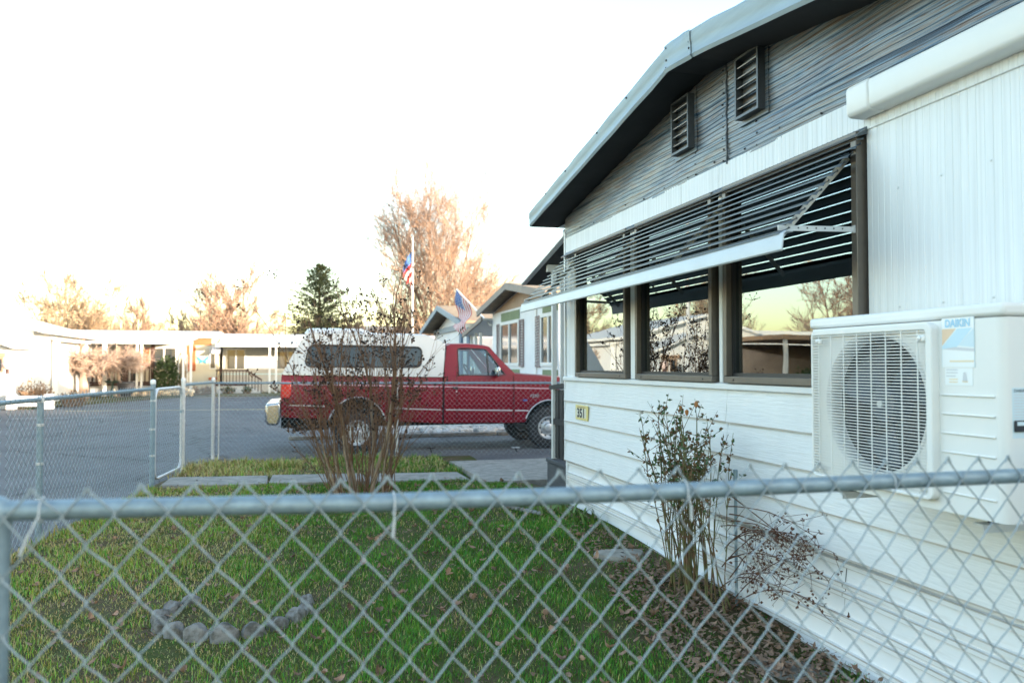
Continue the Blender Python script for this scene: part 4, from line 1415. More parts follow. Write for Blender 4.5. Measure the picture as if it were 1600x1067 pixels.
# bright trims
def trim(x0, z0, x1, z1, name, m, w=0.026, n=12):
    for f_ in (0, 1):
        vs = []
        pts_n = []
        for t in np.linspace(0, 1, n):
            x, z = x0 + (x1 - x0) * t, z0 + (z1 - z0) * t
            y = TY0 + y_in(z) - 0.006 if f_ == 0 else TY1 - y_in(z) + 0.006
            pts_n.append((x, y, z))
        mb = MB()
        mb.grid([[(p[0], p[1] + (0.008 if f_ == 0 else -0.008), p[2] - w / 2) for p in pts_n], [(p[0], p[1], p[2] - w * 0.3) for p in pts_n], [(p[0], p[1], p[2] + w * 0.3) for p in pts_n], [(p[0], p[1] + (0.008 if f_ == 0 else -0.008), p[2] + w / 2) for p in pts_n]])
        mb.build(name, m, tk, smooth=True)


trim(-0.17, 0.838, 0.42, 0.808, 'side_trim', M['trim_silver'])
trim(1.53, 0.762, 2.42, 0.720, 'side_trim', M['trim_silver'])
trim(2.50, 0.720, 3.72, 0.690, 'side_trim', M['trim_silver'])
trim(3.77, 0.689, 4.02, 0.682, 'side_trim', M['trim_silver'])
trim(-0.28, 1.19, 2.435, 1.125, 'pinstripe', M['pinstripe'], 0.022)
trim(2.48, 1.125, 3.74, 1.095, 'pinstripe', M['pinstripe'], 0.022)
trim(3.755, 1.095, 5.3, 1.055, 'pinstripe', M['pinstripe'], 0.022)
for (xc, zc, rx, rz) in ((RW[0], 0.36, 0.50, 0.585), (FW[0], 0.365, 0.455, 0.495)):
    for f_ in (0, 1):
        pts = []
        for a in np.linspace(R(20), R(160), 22):
            x, z = xc + (rx + 0.012) * math.cos(a), zc + (rz + 0.012) * math.sin(a)
            pts.append((x, TY0 + y_in(z) - 0.004 if f_ == 0 else TY1 - y_in(z) + 0.004, z))
        MB().tube(pts, 0.012, 6).build('arch_trim', M['trim_silver'], tk, smooth=True)
# lamps and bumpers
for y0_, y1_ in ((TY0 + 0.005, TY0 + 0.13), (TY1 - 0.13, TY1 - 0.005)):
    MB().box(-0.302, -0.13, y0_, y1_, 0.95, 1.24).build('tail_light', M['tail_red'], tk, bevel=0.02)
MB().box(-0.298, -0.26, TY0 + 0.14, TY1 - 0.14, 0.66, 1.33).build('tailgate', M['truck_red'], tk, bevel=0.02)
MB().prism([(-0.54, 0.86), (-0.31, 0.88), (-0.29, 0.66), (-0.34, 0.50), (-0.50, 0.50), (-0.55, 0.58)], 'y', TY0 + 0.0, TY1 - 0.0).build('rear_bumper', M['chrome'], tk, bevel=0.035, seg=4)
MB().box(-0.555, -0.30, TY0 + 0.03, TY1 - 0.03, 0.735, 0.765).build('bumper_pad', M['black_plastic'], tk, bevel=0.004)
MB().prism([(5.40, 0.76), (5.58, 0.74), (5.60, 0.60), (5.52, 0.50), (5.38, 0.52)], 'y', TY0 + 0.02, TY1 - 0.02).build('front_bumper', M['chrome'], tk, bevel=0.03, seg=3)
gl = MB().box(5.36, 5.385, TY0 + 0.42, TY1 - 0.42, 0.80, 1.13).build('grille', M['chrome'], tk, bevel=0.008)
for k in range(3):
    for y in np.linspace(TY0 + 0.46, TY1 - 0.62, 4):
        MB().box(5.383, 5.392, y, y + 0.24, 0.83 + 0.10 * k, 0.91 + 0.10 * k).build('grille_opening', M['truck_under'], gl)
for y0_, y1_ in ((TY0 + 0.09, TY0 + 0.39), (TY1 - 0.39, TY1 - 0.09)):
    MB().box(5.36, 5.39, y0_, y1_, 0.86, 1.10).build('headlight', M['white_print'], tk, bevel=0.01)
# cab: pillars, roof, glass
def yc(z, x=3.0):
    return TY0 + y_in(1.318) + 0.004 + 0.235 * max(0, z - 1.318) ** 1.0


outer = [(2.475, 1.312), (2.500, 1.60), (2.545, 1.855), (2.62, 1.880), (2.95, 1.888), (3.22, 1.862), (3.315, 1.842), (3.52, 1.610), (3.770, 1.362), (3.74, 1.312)]
inner = [(2.745, 1.330), (2.740, 1.60), (2.742, 1.800), (2.775, 1.808), (2.95, 1.808), (3.20, 1.795), (3.262, 1.782), (3.430, 1.560), (3.600, 1.322), (3.50, 1.320)]
for f_ in (0, 1):
    def Y(z):
        return yc(z) if f_ == 0 else TY1 + TY0 - yc(z)
    s_ = 1 if f_ == 0 else -1
    n = len(outer)
    vs = [(x, Y(z), z) for x, z in outer] + [(x, Y(z) - 0.004 * s_, z) for x, z in [((a[0] + b[0]) / 2, (a[1] + b[1]) / 2) for a, b in zip(outer, inner)]] + [(x, Y(z), z) for x, z in inner] + [(x, Y(z) + 0.05 * s_, z) for x, z in inner]
    fs = []
    for a in range(3):
        for j in range(n):
            j2 = (j + 1) % n
            fs.append((a * n + j, a * n + j2, (a + 1) * n + j2, (a + 1) * n + j))
    MB().add(vs, fs).build('pillar_frame', M['truck_red'], cabl, smooth=True)
    rp_ = [(x, Y(z) - 0.003 * s_, z) for x, z in inner]
    MB().tube(rp_ + [rp_[0]], 0.009, 5).build('window_seal', M['black_plastic'], cabl)
    MB().add([(x, Y(z) + 0.022 * s_, z) for x, z in inner], [tuple(range(n))]).build('door_glass', M['car_glass'], cabl)
    MB().bar((3.285, Y(1.32) + 0.012 * s_, 1.315), (3.275, Y(1.79) + 0.012 * s_, 1.79), 0.022, 0.025, (1, 0, 0)).build('vent_bar', M['black_plastic'], cabl)
    # mirror
    my = Y(1.37)
    mm = MB().prism([(3.395, 1.30), (3.435, 1.31), (3.452, 1.40), (3.44, 1.475), (3.40, 1.485), (3.375, 1.40)], 'y', my - 0.24 * s_, my - 0.07 * s_).build('mirror', M['chrome'], cabl, bevel=0.02, seg=3)
    MB().bar((3.41, my - 0.10 * s_, 1.33), (3.46, my + 0.02 * s_, 1.325), 0.06, 0.035).build('mirror_arm', M['black_plastic'], cabl)
    hd = MB().box(2.62, 2.715, (TY0 + y_in(1.10) - 0.016) if f_ == 0 else (TY1 - y_in(1.10)), (TY0 + y_in(1.10)) if f_ == 0 else (TY1 - y_in(1.10) + 0.016), 1.085, 1.125).build('door_handle', M['black_plastic'], cabl, bevel=0.006)
    MB().lathe([(0, -0.018 * s_), (0.013, -0.016 * s_), (0.014, 0)], (2.69, (TY0 + y_in(1.04)) if f_ == 0 else (TY1 - y_in(1.04)), 1.04), 'y', 10).build('lock', M['trim_silver'], cabl)
top = []
ro = outer[2:7]
for i in range(11):
    t = i / 10
    top.append([(x, yc(z) + (TY1 + TY0 - 2 * yc(z)) * t, z + 0.032 * math.sin(math.pi * t) ** 0.6) for x, z in ro])
MB().grid(top).build('roof', M['truck_red'], cabl, smooth='all')
def across(pts, name, m):
    mb = MB()
    mb.grid([[(x, yc(z) + 0.02 + (TY1 + TY0 - 2 * yc(z) - 0.04) * t, z + 0.012 * math.sin(math.pi * t)) for x, z in pts] for t in np.linspace(0, 1, 9)])
    return mb.build(name, m, cabl, smooth='all')


across([(3.76, 1.36), (3.54, 1.60), (3.325, 1.842)], 'windscreen', M['car_glass'])
across([(2.482, 1.46), (2.52, 1.70), (2.545, 1.80)], 'rear_window', M['car_glass'])
across([(2.480, 1.312), (2.482, 1.46)], 'rear_panel', M['truck_red'])
across([(2.542, 1.80), (2.55, 1.856)], 'rear_header', M['truck_red'])
# inside the cab
ins = MB().box(2.62, 3.05, TY0 + 0.22, TY1 - 0.22, 1.00, 1.16).build('bench_seat', M['seat_grey'], cabl, bevel=0.04)
MB().prism([(2.60, 1.10), (2.76, 1.10), (2.70, 1.56), (2.62, 1.58)], 'y', TY0 + 0.22, TY1 - 0.22).build('seat_back', M['seat_grey'], cabl, bevel=0.04)
MB().prism([(3.40, 1.05), (3.74, 1.05), (3.74, 1.33), (3.60, 1.36), (3.44, 1.30)], 'y', TY0 + 0.16, TY1 - 0.16).build('dashboard', M['truck_under'], cabl, bevel=0.03)
sw = []
for a in np.linspace(0, 2 * math.pi, 25):
    v = Vector((0, math.cos(a) * 0.19, math.sin(a) * 0.19))
    v.rotate(Matrix.Rotation(R(-32), 3, 'Y'))
    sw.append(Vector((3.20, TY1 - 0.62, 1.36)) + v)
st_ = MB().tube(sw, 0.016, 8).build('steering_wheel', M['black_plastic'], cabl, smooth=True)
MB().tube([(3.22, TY1 - 0.62, 1.35), (3.46, TY1 - 0.62, 1.20)], 0.025, 8).build('steering_column', M['black_plastic'], cabl)
MB().box(2.50, 3.7, TY0 + 0.12, TY1 - 0.12, 0.55, 0.60).build('cab_floor', M['truck_under'], cabl)
# fender badge
bd = text_mb('F250', 0.075, lambda u_, v: (4.13 + u_ * 1.1 + v * 0.15, TY0 + y_in(0.95) - 0.004, 0.948 + v), 0.002).build('fender_badge', M['badge_metal'], tk, loc=(4.13, TY0, 0.95))
MB().lathe([(0.0, -0.006), (0.045, -0.004), (0.052, 0.004)], (0, 0, 0), 'y', 20).build('badge_oval', M['blue_badge'], tk, loc=(0, 0, 0))
ov = [o for o in tk.children if o.name.startswith('badge_oval')][0]
ov.location = Vector((3.955, TY0 + y_in(0.87), 0.872)) - WP[tk]
ov.scale = (1.0, 1.0, 0.42)

# ---- canopy over the bed
side = [(-0.285, 1.356), (-0.10, 1.70), (0.09, 2.045), (0.18, 2.065), (1.15, 2.05), (2.16, 2.030), (2.40, 1.94), (2.505, 1.872), (2.452, 1.302)]
def tyc(z):
    return TY0 + 0.028 + 0.16 * max(0, (z - 1.31)) ** 1.25


wl = []
for cx, cz, st0, r_ in ((1.985, 1.735, 0, 0.085), (0.235, 1.748, 90, 0.10), (0.195, 1.572, 180, 0.09), (1.985, 1.556, 270, 0.085)):
    for k in range(6):
        a = R(st0 + 18 * k)
        wl.append((cx + r_ * math.cos(a) + 0.07 * ((cz - 1.6)), cz + r_ * math.sin(a)))
mbm = bmesh.new()
def loop(pts):
    vs_ = [mbm.verts.new((x, 0, z)) for x, z in pts]
    return [mbm.edges.new((vs_[i], vs_[(i + 1) % len(vs_)])) for i in range(len(vs_))]


def dens(pts):
    out = []
    for i in range(len(pts)):
        a, b = pts[i], pts[(i + 1) % len(pts)]
        k = max(1, int(math.hypot(b[0] - a[0], b[1] - a[1]) / 0.12))
        for j in range(k):
            out.append((a[0] + (b[0] - a[0]) * j / k, a[1] + (b[1] - a[1]) * j / k))
    return out


e = loop(dens(side)) + loop(wl)
bmesh.ops.triangle_fill(mbm, use_beauty=True, use_dissolve=False, edges=e)
tv = [(v.co.x, v.co.z) for v in mbm.verts]
tf = [tuple(v.index for v in f.verts) for f in mbm.faces]
mbm.verts.index_update()
tf = [tuple(v.index for v in f.verts) for f in mbm.faces]
mbm.free()
mb = MB()
mb.add([(x, tyc(z), z) for x, z in tv], tf)
mb.add([(x, TY1 + TY0 - tyc(z), z) for x, z in tv], tf)
pts = dens(side[2:8])
mb.grid([[(x, tyc(z) + (TY1 + TY0 - 2 * tyc(z)) * t, z + 0.05 * math.sin(math.pi * t) ** 0.5) for x, z in pts] for t in np.linspace(0, 1, 15)])
pts = dens(side[7:9] + [side[8]])[:-1]
mb.grid([[(x, tyc(z) + (TY1 + TY0 - 2 * tyc(z)) * t, z) for x, z in side[7:9]] for t in (0, 0.5, 1)])
cp = mb.build('canopy', M['truck_white'], tk, loc=(1.1, TC, 1.33), smooth=True)
cp['label'] = 'white canopy with long tinted side window over the bed'
# raised roof panel at the back, with a stepped front
rp_ = [(0.095, 2.05), (0.13, 2.105), (0.17, 2.13), (0.62, 2.135), (1.07, 2.13), (1.16, 2.10), (1.25, 2.055)]
mb = MB()
rows_ = []
for t, dz in ((0.0, -0.06), (0.02, -0.02), (0.06, 0.0), (0.3, 0.03), (0.5, 0.04), (0.7, 0.03), (0.94, 0.0), (0.98, -0.02), (1, -0.06)):
    rows_.append([(x, TY0 + 0.20 + (TY1 - TY0 - 0.40) * t, z + dz) for x, z in rp_])
mb.grid(rows_)
mb.build('raised_roof', M['truck_white'], cp, smooth=True)
for f_ in (0, 1):
    def Y2(z):
        return tyc(z) if f_ == 0 else TY1 + TY0 - tyc(z)
    s_ = 1 if f_ == 0 else -1
    w_ = MB().add([(x, Y2(z) + 0.008 * s_, z) for x, z in wl], [tuple(range(len(wl)))]).build('side_window', M['tinted_glass'], cp)
    rp2 = [(x, Y2(z) - 0.002 * s_, z) for x, z in wl]
    MB().tube(rp2 + [rp2[0]], 0.016, 6).build('window_rubber', M['black_plastic'], cp, smooth=True)
    MB().bar((1.10, Y2(1.49) + 0.004 * s_, 1.475), (1.115, Y2(1.83) + 0.004 * s_, 1.835), 0.022, 0.02, (1, 0, 0)).build('sash_bar', M['black_plastic'], cp)
    MB().bar((-0.26, Y2(1.36) - 0.004 * s_, 1.352), (2.44, Y2(1.31) - 0.004 * s_, 1.305), 0.012, 0.018).build('base_rail', M['trim_silver'], cp)
def across2(pts, name, m, ins=0.02):
    MB().grid([[(x, tyc(z) + ins + (TY1 + TY0 - 2 * tyc(z) - 2 * ins) * t, z) for x, z in pts] for t in (0, 0.5, 1)]).build(name, m, cp)


across2([(-0.275, 1.36), (-0.095, 1.70), (0.085, 2.035)], 'rear_door', M['truck_white'], 0.01)
across2([(-0.240, 1.44), (-0.11, 1.69), (0.035, 1.955)], 'rear_glass', M['tinted_glass'], 0.16)
bx = MB().box(2.455, 2.49, TY0 + 0.09, TY0 + 0.16, 1.39, 1.80).build('boot_seal', M['black_plastic'], cp, bevel=0.01)
# ---------------------------------------------------------------- plants and things in the yard
def leaf_quads(mb, p, L, Wd, d, roll):
    d = Vector(d).normalized()
    s_ = d.cross(Vector((0, 0, 1)))
    if s_.length < 1e-4:
        s_ = Vector((1, 0, 0))
    s_.normalize()
    s_ = Matrix.Rotation(roll, 3, d) @ s_
    n_ = s_.cross(d)
    p = Vector(p)
    mb.add([p, p + d * L * 0.45 + s_ * Wd + n_ * Wd * 0.25, p + d * L, p + d * L * 0.45 - s_ * Wd + n_ * Wd * 0.25, p + d * L * 0.5 - n_ * Wd * 0.1], [(0, 1, 4), (1, 2, 4), (2, 3, 4), (3, 0, 4)])


def rv(s_=1.0):
    return Vector((rnd.gauss(0, s_), rnd.gauss(0, s_), rnd.gauss(0, s_)))


def cane(p, d, L, r0, r1, bend, segs_n=6, up=0.0):
    """a wobbling stem as list of points"""
    pts = [Vector(p)]
    d = Vector(d).normalized()
    for i in range(segs_n):
        d = (d + rv(bend) + Vector((0, 0, up))).normalized()
        pts.append(pts[-1] + d * L / segs_n)
    return pts


# multi-stemmed bare shrub in front of the truck
SX, SY = 0.72, 9.25
sh = thing('bare_shrub', 'leafless many stemmed shrub with dark seed heads standing on the lawn', 'shrub', (SX, SY, 0))
twigs, pods = [], MB()
main = [(-0.02, 0.02, 0.034, (-0.06, 0.05, 1)), (0.14, -0.02, 0.030, (0.02, -0.05, 1)), (0.17, 0.07, 0.026, (0.02, 0.1, 1)), (-0.17, 0.0, 0.020, (-0.35, 0, 1)), (-0.23, 0.06, 0.018, (-0.5, 0.1, 1)), (-0.20, -0.08, 0.020, (-0.42, -0.1, 1)),
        (0.30, 0.0, 0.017, (0.10, 0, 1)), (0.34, 0.08, 0.014, (0.22, 0.1, 1)), (0.27, -0.08, 0.014, (0.05, -0.1, 1)), (0.08, 0.12, 0.018, (0.1, 0.3, 1)), (-0.08, -0.1, 0.020, (-0.15, -0.25, 1))]


def shoot(p, d, L, r_, lvl):
    n_ = 5 if lvl < 2 else 3
    pts = cane(p, d, L, r_, r_ * 0.5, 0.085, n_, 0.05)
    for i in range(n_):
        a, b = r_ * (1 - 0.55 * i / n_), r_ * (1 - 0.55 * (i + 1) / n_)
        twigs.append((pts[i], pts[i + 1], a, b))
    top = pts[-1]
    if lvl < 2 and top.z < 2.2:
        for q in range(rnd.choice((2, 3, 3)) if lvl < 1 else rnd.choice((1, 2, 2))):
            k = rnd.randint(2, n_)
            dd = (pts[k] - pts[k - 1]).normalized() + rv(0.26) + Vector((0, 0, 0.10))
            shoot(pts[k], dd, L * rnd.uniform(0.42, 0.72), r_ * 0.55, lvl + 1)
    else:
        # a seed head on fine stalks
        if rnd.random() < 0.85:
            for q in range(rnd.randint(2, 6)):
                d2 = ((pts[-1] - pts[-2]).normalized() + rv(0.5)).normalized()
                e_ = top + d2 * rnd.uniform(0.03, 0.12)
                twigs.append((top, e_, 0.0028, 0.002))
                pods.blob(e_, rnd.uniform(0.007, 0.014), 0.25, lv=1)


for (ox, oy, r_, d) in main:
    L = rnd.uniform(0.9, 1.15) if r_ > 0.021 else rnd.uniform(0.6, 0.9)
    p0 = Vector((SX + ox - 0.06, SY + oy, float(gh(SX + ox, SY + oy)) - 0.03))
    pts = cane(p0, d, L, r_, r_, 0.07, 7, 0.04)
    rr = [r_ * 0.82 * (1.15 - 0.6 * i / 7) for i in range(8)]
    MB().tube(pts, rr, 8).build('stem', M['bark_tan'], sh, smooth=True)
    for q in range(9 if r_ > 0.021 else 7):
        k = rnd.randint(2, 7)
        dd = (pts[k] - pts[k - 1]).normalized() * 0.9 + rv(0.24) + Vector((d[0] * 0.35, 0, 0.35))
        shoot(pts[k], dd, rnd.uniform(0.5, 0.95), r_ * 0.22, 0)
    shoot(pts[-1], (pts[-1] - pts[-2]), rnd.uniform(0.8, 1.15), r_ * 0.5, 0)
    # fine suckers from the ground
    for q in range(5):
        dd = Vector((d[0] * rnd.uniform(0.5, 1.3) + rnd.gauss(0, 0.18), rnd.gauss(0, 0.25), 1))
        shoot(p0 + Vector((rnd.gauss(0, 0.05), rnd.gauss(0, 0.05), 0)), dd, rnd.uniform(0.7, 1.35), 0.0055, 1)
segs_mesh('twigs', twigs, M['twig_brown'], sh, n=4)['kind'] = 'stuff'
pods.build('seed_heads', M['pod_dark'], sh)['kind'] = 'stuff'

# rose bush by the wall
BX, BY = 2.33, 4.42
rb = thing('rose_bush', 'leggy rose bush with green canes and small leaves against the white siding', 'rose bush', (BX, BY, 0.05))
lg, lb_, buds, fine = MB(), MB(), MB(), []
for i in range(44):
    ox, oy = rnd.gauss(0, 0.06), rnd.gauss(0.02, 0.15)
    p0 = Vector((BX + ox, BY + oy, float(gh(BX, BY)) - 0.02))
    tgt = Vector((BX - 0.07 + rnd.gauss(0, 0.09), BY - 0.02 + oy * 0.9 + rnd.gauss(0.03, 0.13), 1))
    d = Vector(((tgt.x - p0.x), (tgt.y - p0.y) * 1.0, 1.0))
    if i % 6 == 0:
        d.y += 0.12
    L = rnd.uniform(0.70, 1.2)
    pts = cane(p0, d, L, 0, 0, 0.06, 7, 0.02)
    for q in pts:
        q.x = min(q.x, W - 0.05)
    r_ = rnd.uniform(0.0035, 0.0065)
    MB().tube(pts, [r_ * (1 - 0.5 * k / 7) for k in range(8)], 6).build('cane', M['cane_green'], rb, smooth=True)
    for k in range(3, 8):
        for q in range(3 if k > 4 else 2):
            dd = (pts[k] - pts[k - 1]).normalized() + rv(0.55)
            dd.normalize()
            l_ = rnd.uniform(0.05, 0.20)
            e_ = pts[k] + dd * l_
            e_.x = min(e_.x, W - 0.035)
            fine.append((pts[k], e_, 0.0022, 0.0012))
            if pts[k].z > 0.62:
                for w_ in range(rnd.randint(2, 6) if pts[k].z > 0.8 else rnd.randint(1, 3)):
                    t = rnd.uniform(0.35, 1)
                    pp = pts[k] + (e_ - pts[k]) * t
                    (lg if rnd.random() < 0.60 else lb_).add([], [])
                    leaf_quads(lg if rnd.random() < 0.5 else lb_, pp, rnd.uniform(0.018, 0.038), rnd.uniform(0.006, 0.012), rv(1), rnd.uniform(0, 6))
            elif rnd.random() < 0.5:
                leaf_quads(lb_, e_, rnd.uniform(0.015, 0.035), 0.008, rv(1) - Vector((0, 0, 0.8)), rnd.uniform(0, 6))
for q in ((-0.02, -0.06, 1.27), (-0.05, 0.0, 1.22), (-0.03, 0.12, 1.24)):
    buds.blob((BX + q[0] - 0.05, BY + q[1] - 0.1, q[2]), 0.013, 0.2, (1, 1, 1.5))
segs_mesh('twigs', fine, M['cane_green'], rb, n=4)['kind'] = 'stuff'
lg.build('leaves', M['rose_leaf'], rb)['kind'] = 'stuff'
lb_.build('dry_leaves', M['rose_leaf_brown'], rb)['kind'] = 'stuff'
buds.build('buds', M['rose_bud'], rb)['kind'] = 'stuff'

# dry branches leaning towards the viewer along the wall
db = thing('dry_shrub', 'dead brown branches with curled leaves leaning along the siding beside the rose', 'shrub', (2.42, 4.12, 0.05))
fine, lv_ = [], MB()
for i in range(16):
    p0 = Vector((2.42 + rnd.gauss(0, 0.02), 4.16 + rnd.gauss(0, 0.04), 0.10 + 0.042 * i))
    d = Vector((rnd.gauss(-0.02, 0.05), -0.75, 0.85 - 0.055 * i + rnd.gauss(0, 0.12)))
    L = rnd.uniform(0.55, 1.0)
    pts = [p0]
    dd = d.normalized()
    n_ = 8
    for k in range(n_):
        dd = (dd + rv(0.07) + Vector((0, -0.02, -0.085))).normalized()
        q = pts[-1] + dd * L / n_
        q.x = min(max(q.x, 2.24), W - 0.05)
        pts.append(q)
    MB().tube(pts, [0.004 * (1 - 0.6 * k / n_) for k in range(n_ + 1)], 5).build('branch', M['dry_bud'], db, smooth=True)
    for k in range(4, n_ + 1):
        for q in range(4):
            e_ = pts[k] + (rv(0.045) + Vector((0, -0.02, -0.01)))
            e_.x = min(e_.x, W - 0.035)
            fine.append((pts[k], e_, 0.0014, 0.001))
            for w_ in range(rnd.randint(0, 3)):
                leaf_quads(lv_, e_ + rv(0.006), rnd.uniform(0.012, 0.026), rnd.uniform(0.005, 0.010), rv(1), rnd.uniform(0, 6))
segs_mesh('twigs', fine, M['dry_bud'], db, n=4)['kind'] = 'stuff'
lv_.build('dry_leaves', M['dry_bud'], db)['kind'] = 'stuff'

# stake beside the rose
sk = MB().tube([(2.50, 4.235, 0.02), (2.498, 4.232, 0.88)], 0.009, 10)
sk.tube([(2.498, 4.232, 0.80), (2.498, 4.232, 0.885)], 0.013, 10)
tag(sk.build('garden_stake', M['galv'], smooth=True), 'grey metal pipe stake standing between rose bush and siding', 'stake')

# clump of lily leaves further along the wall
ly = thing('lily_clump', 'clump of pale green strap leaves coming up beside the far wall', 'plant', (2.36, 6.85, 0.1))
for i in range(46):
    c = ((2.38, 6.80), (2.24, 7.02), (2.44, 6.55))[i % 3]
    p = Vector((c[0] + rnd.gauss(0, 0.05), c[1] + rnd.gauss(0, 0.07), float(gh(*c)) - 0.01))
    a = rnd.uniform(0, 6.28)
    d = Vector((math.cos(a), math.sin(a), 0))
    s_ = Vector((-d.y, d.x, 0))
    L, w_ = rnd.uniform(0.12, 0.24), rnd.uniform(0.010, 0.017)
    rows_ = []
    for t in (0, 0.3, 0.6, 0.85, 1.0):
        q = p + d * (L * 0.55 * t ** 1.8) + Vector((0, 0, L * (t - 0.3 * t * t)))
        ww = w_ * (0.6 + t * 1.2 if t < 0.5 else 1.25 * (1 - t) * 1.6 + 0.02)
        rows_.append([q - s_ * ww, q - d * ww * 0.3, q + s_ * ww])
    MB().grid(rows_).build('leaf', M['lily_leaf'], ly, smooth='all')

# scalloped edging stones set in an open ring
def edging():
    n = 14
    rows_ = []
    for j, (w_, h_) in enumerate(((1.0, 0.0), (1.03, 0.35), (0.97, 0.7), (0.80, 0.9), (0.45, 1.0))):
        r_ = []
        for k in range(n + 1):
            a = 2 * math.pi * k / n
            sq = 1.0 / max(abs(math.cos(a)), abs(math.sin(a))) ** 0.55
            jx = 1 + 0.10 * math.sin(3 * a + j) + 0.06 * math.sin(7 * a + 2 * j)
            r_.append((0.063 * w_ * math.cos(a) * sq * jx, 0.042 * w_ * math.sin(a) * sq * jx, -0.03 + 0.118 * h_ * (1 - 0.18 * abs(math.cos(a)) ** 3 * (h_ > 0.8))))
        rows_.append(r_)
    rows_.append([(0.004 * math.cos(k), 0.004 * math.sin(k), 0.089) for k in range(n + 1)])
    return rows_


ed0 = tag(MB().grid(edging()).build('edging_stone', M['lichen_stone'], loc=(0, 0, 0), smooth=True), 'x', 'edging stone', 'scalloped edging stones set in an open ring')
slots = [(-0.64, 5.33, 40, 'rearmost edging stone at the left end of the ring, half sunk in grass'), (-0.735, 5.20, 62, 'second edging stone from the rear on the left of the ring'), (-0.775, 5.05, 88, 'edging stone at the far left of the ring'),
         (-0.745, 4.885, 112, 'edging stone at the left front bend of the ring'), (-0.655, 4.755, 140, 'edging stone just right of the left bend, leaning outward'), (-0.535, 4.675, 158, 'third edging stone left of the ring front centre'),
         (-0.385, 4.63, 176, 'edging stone at the very front of the ring, broadest and tallest'), (-0.235, 4.675, 196, 'edging stone right of the front centre with a gap beside it'), (-0.105, 4.765, 214, 'edging stone on the right front of the ring, round topped'),
         (-0.005, 4.885, 236, 'long edging stone on the right side of the ring'), (0.055, 5.03, 258, 'edging stone at the far right of the ring'), (0.065, 5.18, 275, 'last edging stone at the right rear end of the ring')]
for i, (x, y, a, lab) in enumerate(slots):
    o = ed0 if i == 0 else copy_tree(ed0, (0, 0, 0))
    o.location = (x, y, float(gh(x, y)) + (-0.045 if i in (0, 11) else -0.016) + rnd.uniform(-0.006, 0.008))
    o.rotation_euler = (rnd.uniform(-0.22, 0.12), rnd.uniform(-0.10, 0.10), R(a + 180 + rnd.uniform(-10, 10)))
    k = 1.2 if i == 6 else rnd.uniform(0.9, 1.05)
    o.scale = (k, rnd.uniform(0.95, 1.2), k * rnd.uniform(0.92, 1.08))
    o['label'] = lab

# flat stepping stone, concrete block, pebble row
rows_ = []
for j, (s_, z) in enumerate(((1.0, -0.02), (1.03, 0.015), (0.97, 0.035), (0.6, 0.041), (0.02, 0.043))):
    rows_.append([(2.27 + 0.17 * s_ * math.cos(a) * (1 + 0.10 * math.sin(3 * a)) + 0.02 * math.sin(2 * a), 5.42 + 0.155 * s_ * math.sin(a) * (1 + 0.12 * math.cos(2 * a + 1)), float(gh(2.27, 5.42)) + z) for a in np.linspace(0, 2 * math.pi, 25)])
tag(MB().grid(rows_).build('stepping_stone', M['concrete'], smooth=True), 'flat grey stepping stone lying in the grass by the wall', 'stepping stone')
tag(MB().prism([(2.12, 3.52), (2.40, 3.43), (2.44, 3.20), (2.16, 3.28)], 'z', 0.0, 0.062).build('paving_block', M['concrete'], bevel=0.014), 'worn concrete block half buried in dead leaves below the heat pump', 'block')
pb0 = tag(MB().blob((0, 0, 0.012), 0.032, 0.12, (1, 0.8, 0.7), lv=2).build('pebble', M['stone'], loc=(0, 0, 0), smooth='all'), 'small grey pebble in the row on the lawn before the far corner', 'pebble', 'row of small grey pebbles on the lawn')
for i in range(9):
    o = pb0 if i == 0 else copy_tree(pb0, (0, 0, 0))
    t = i / 8
    x, y = 1.93 + 0.19 * t + rnd.uniform(-0.008, 0.008), 7.45 - 0.50 * t + rnd.uniform(-0.01, 0.01)
    o.location = (x, y, float(gh(x, y)) + 0.01)
    o.rotation_euler = (0, 0, rnd.uniform(0, 3))

# two garden spotlights at the foot of the back fence
def spot(x, y, lab):
    t = thing('garden_spotlight', lab, 'garden light', (x, y, 0), 'small black garden spotlights at the back fence')
    MB().tube([(x, y, 0), (x, y, 0.10)], 0.010, 8).build('spike', M['black_plastic'], t)
    MB().lathe([(0.0, 0.0), (0.035, 0.005), (0.05, 0.09), (0.048, 0.10), (0.0, 0.095)], (0, 0, 0), 'y', 16).build('lamp_head', M['black_plastic'], t, loc=(0, 0, 0), smooth=True)
    h = t.children[-1]
    h.location = (0.0, -0.02, 0.11)
    h.rotation_euler = (R(-35), 0, R(25))
    MB().box(x - 0.075, x + 0.045, y - 0.04, y + 0.05, 0.175, 0.185).build('solar_panel', M['alu_light'] if x > 3 else M['black_plastic'], t)
    return t


spot(2.06, 12.74, 'black garden spotlight under the truck bed side of the back fence')
spot(3.40, 12.45, 'black garden spotlight under the cab side of the back fence with pale panel')

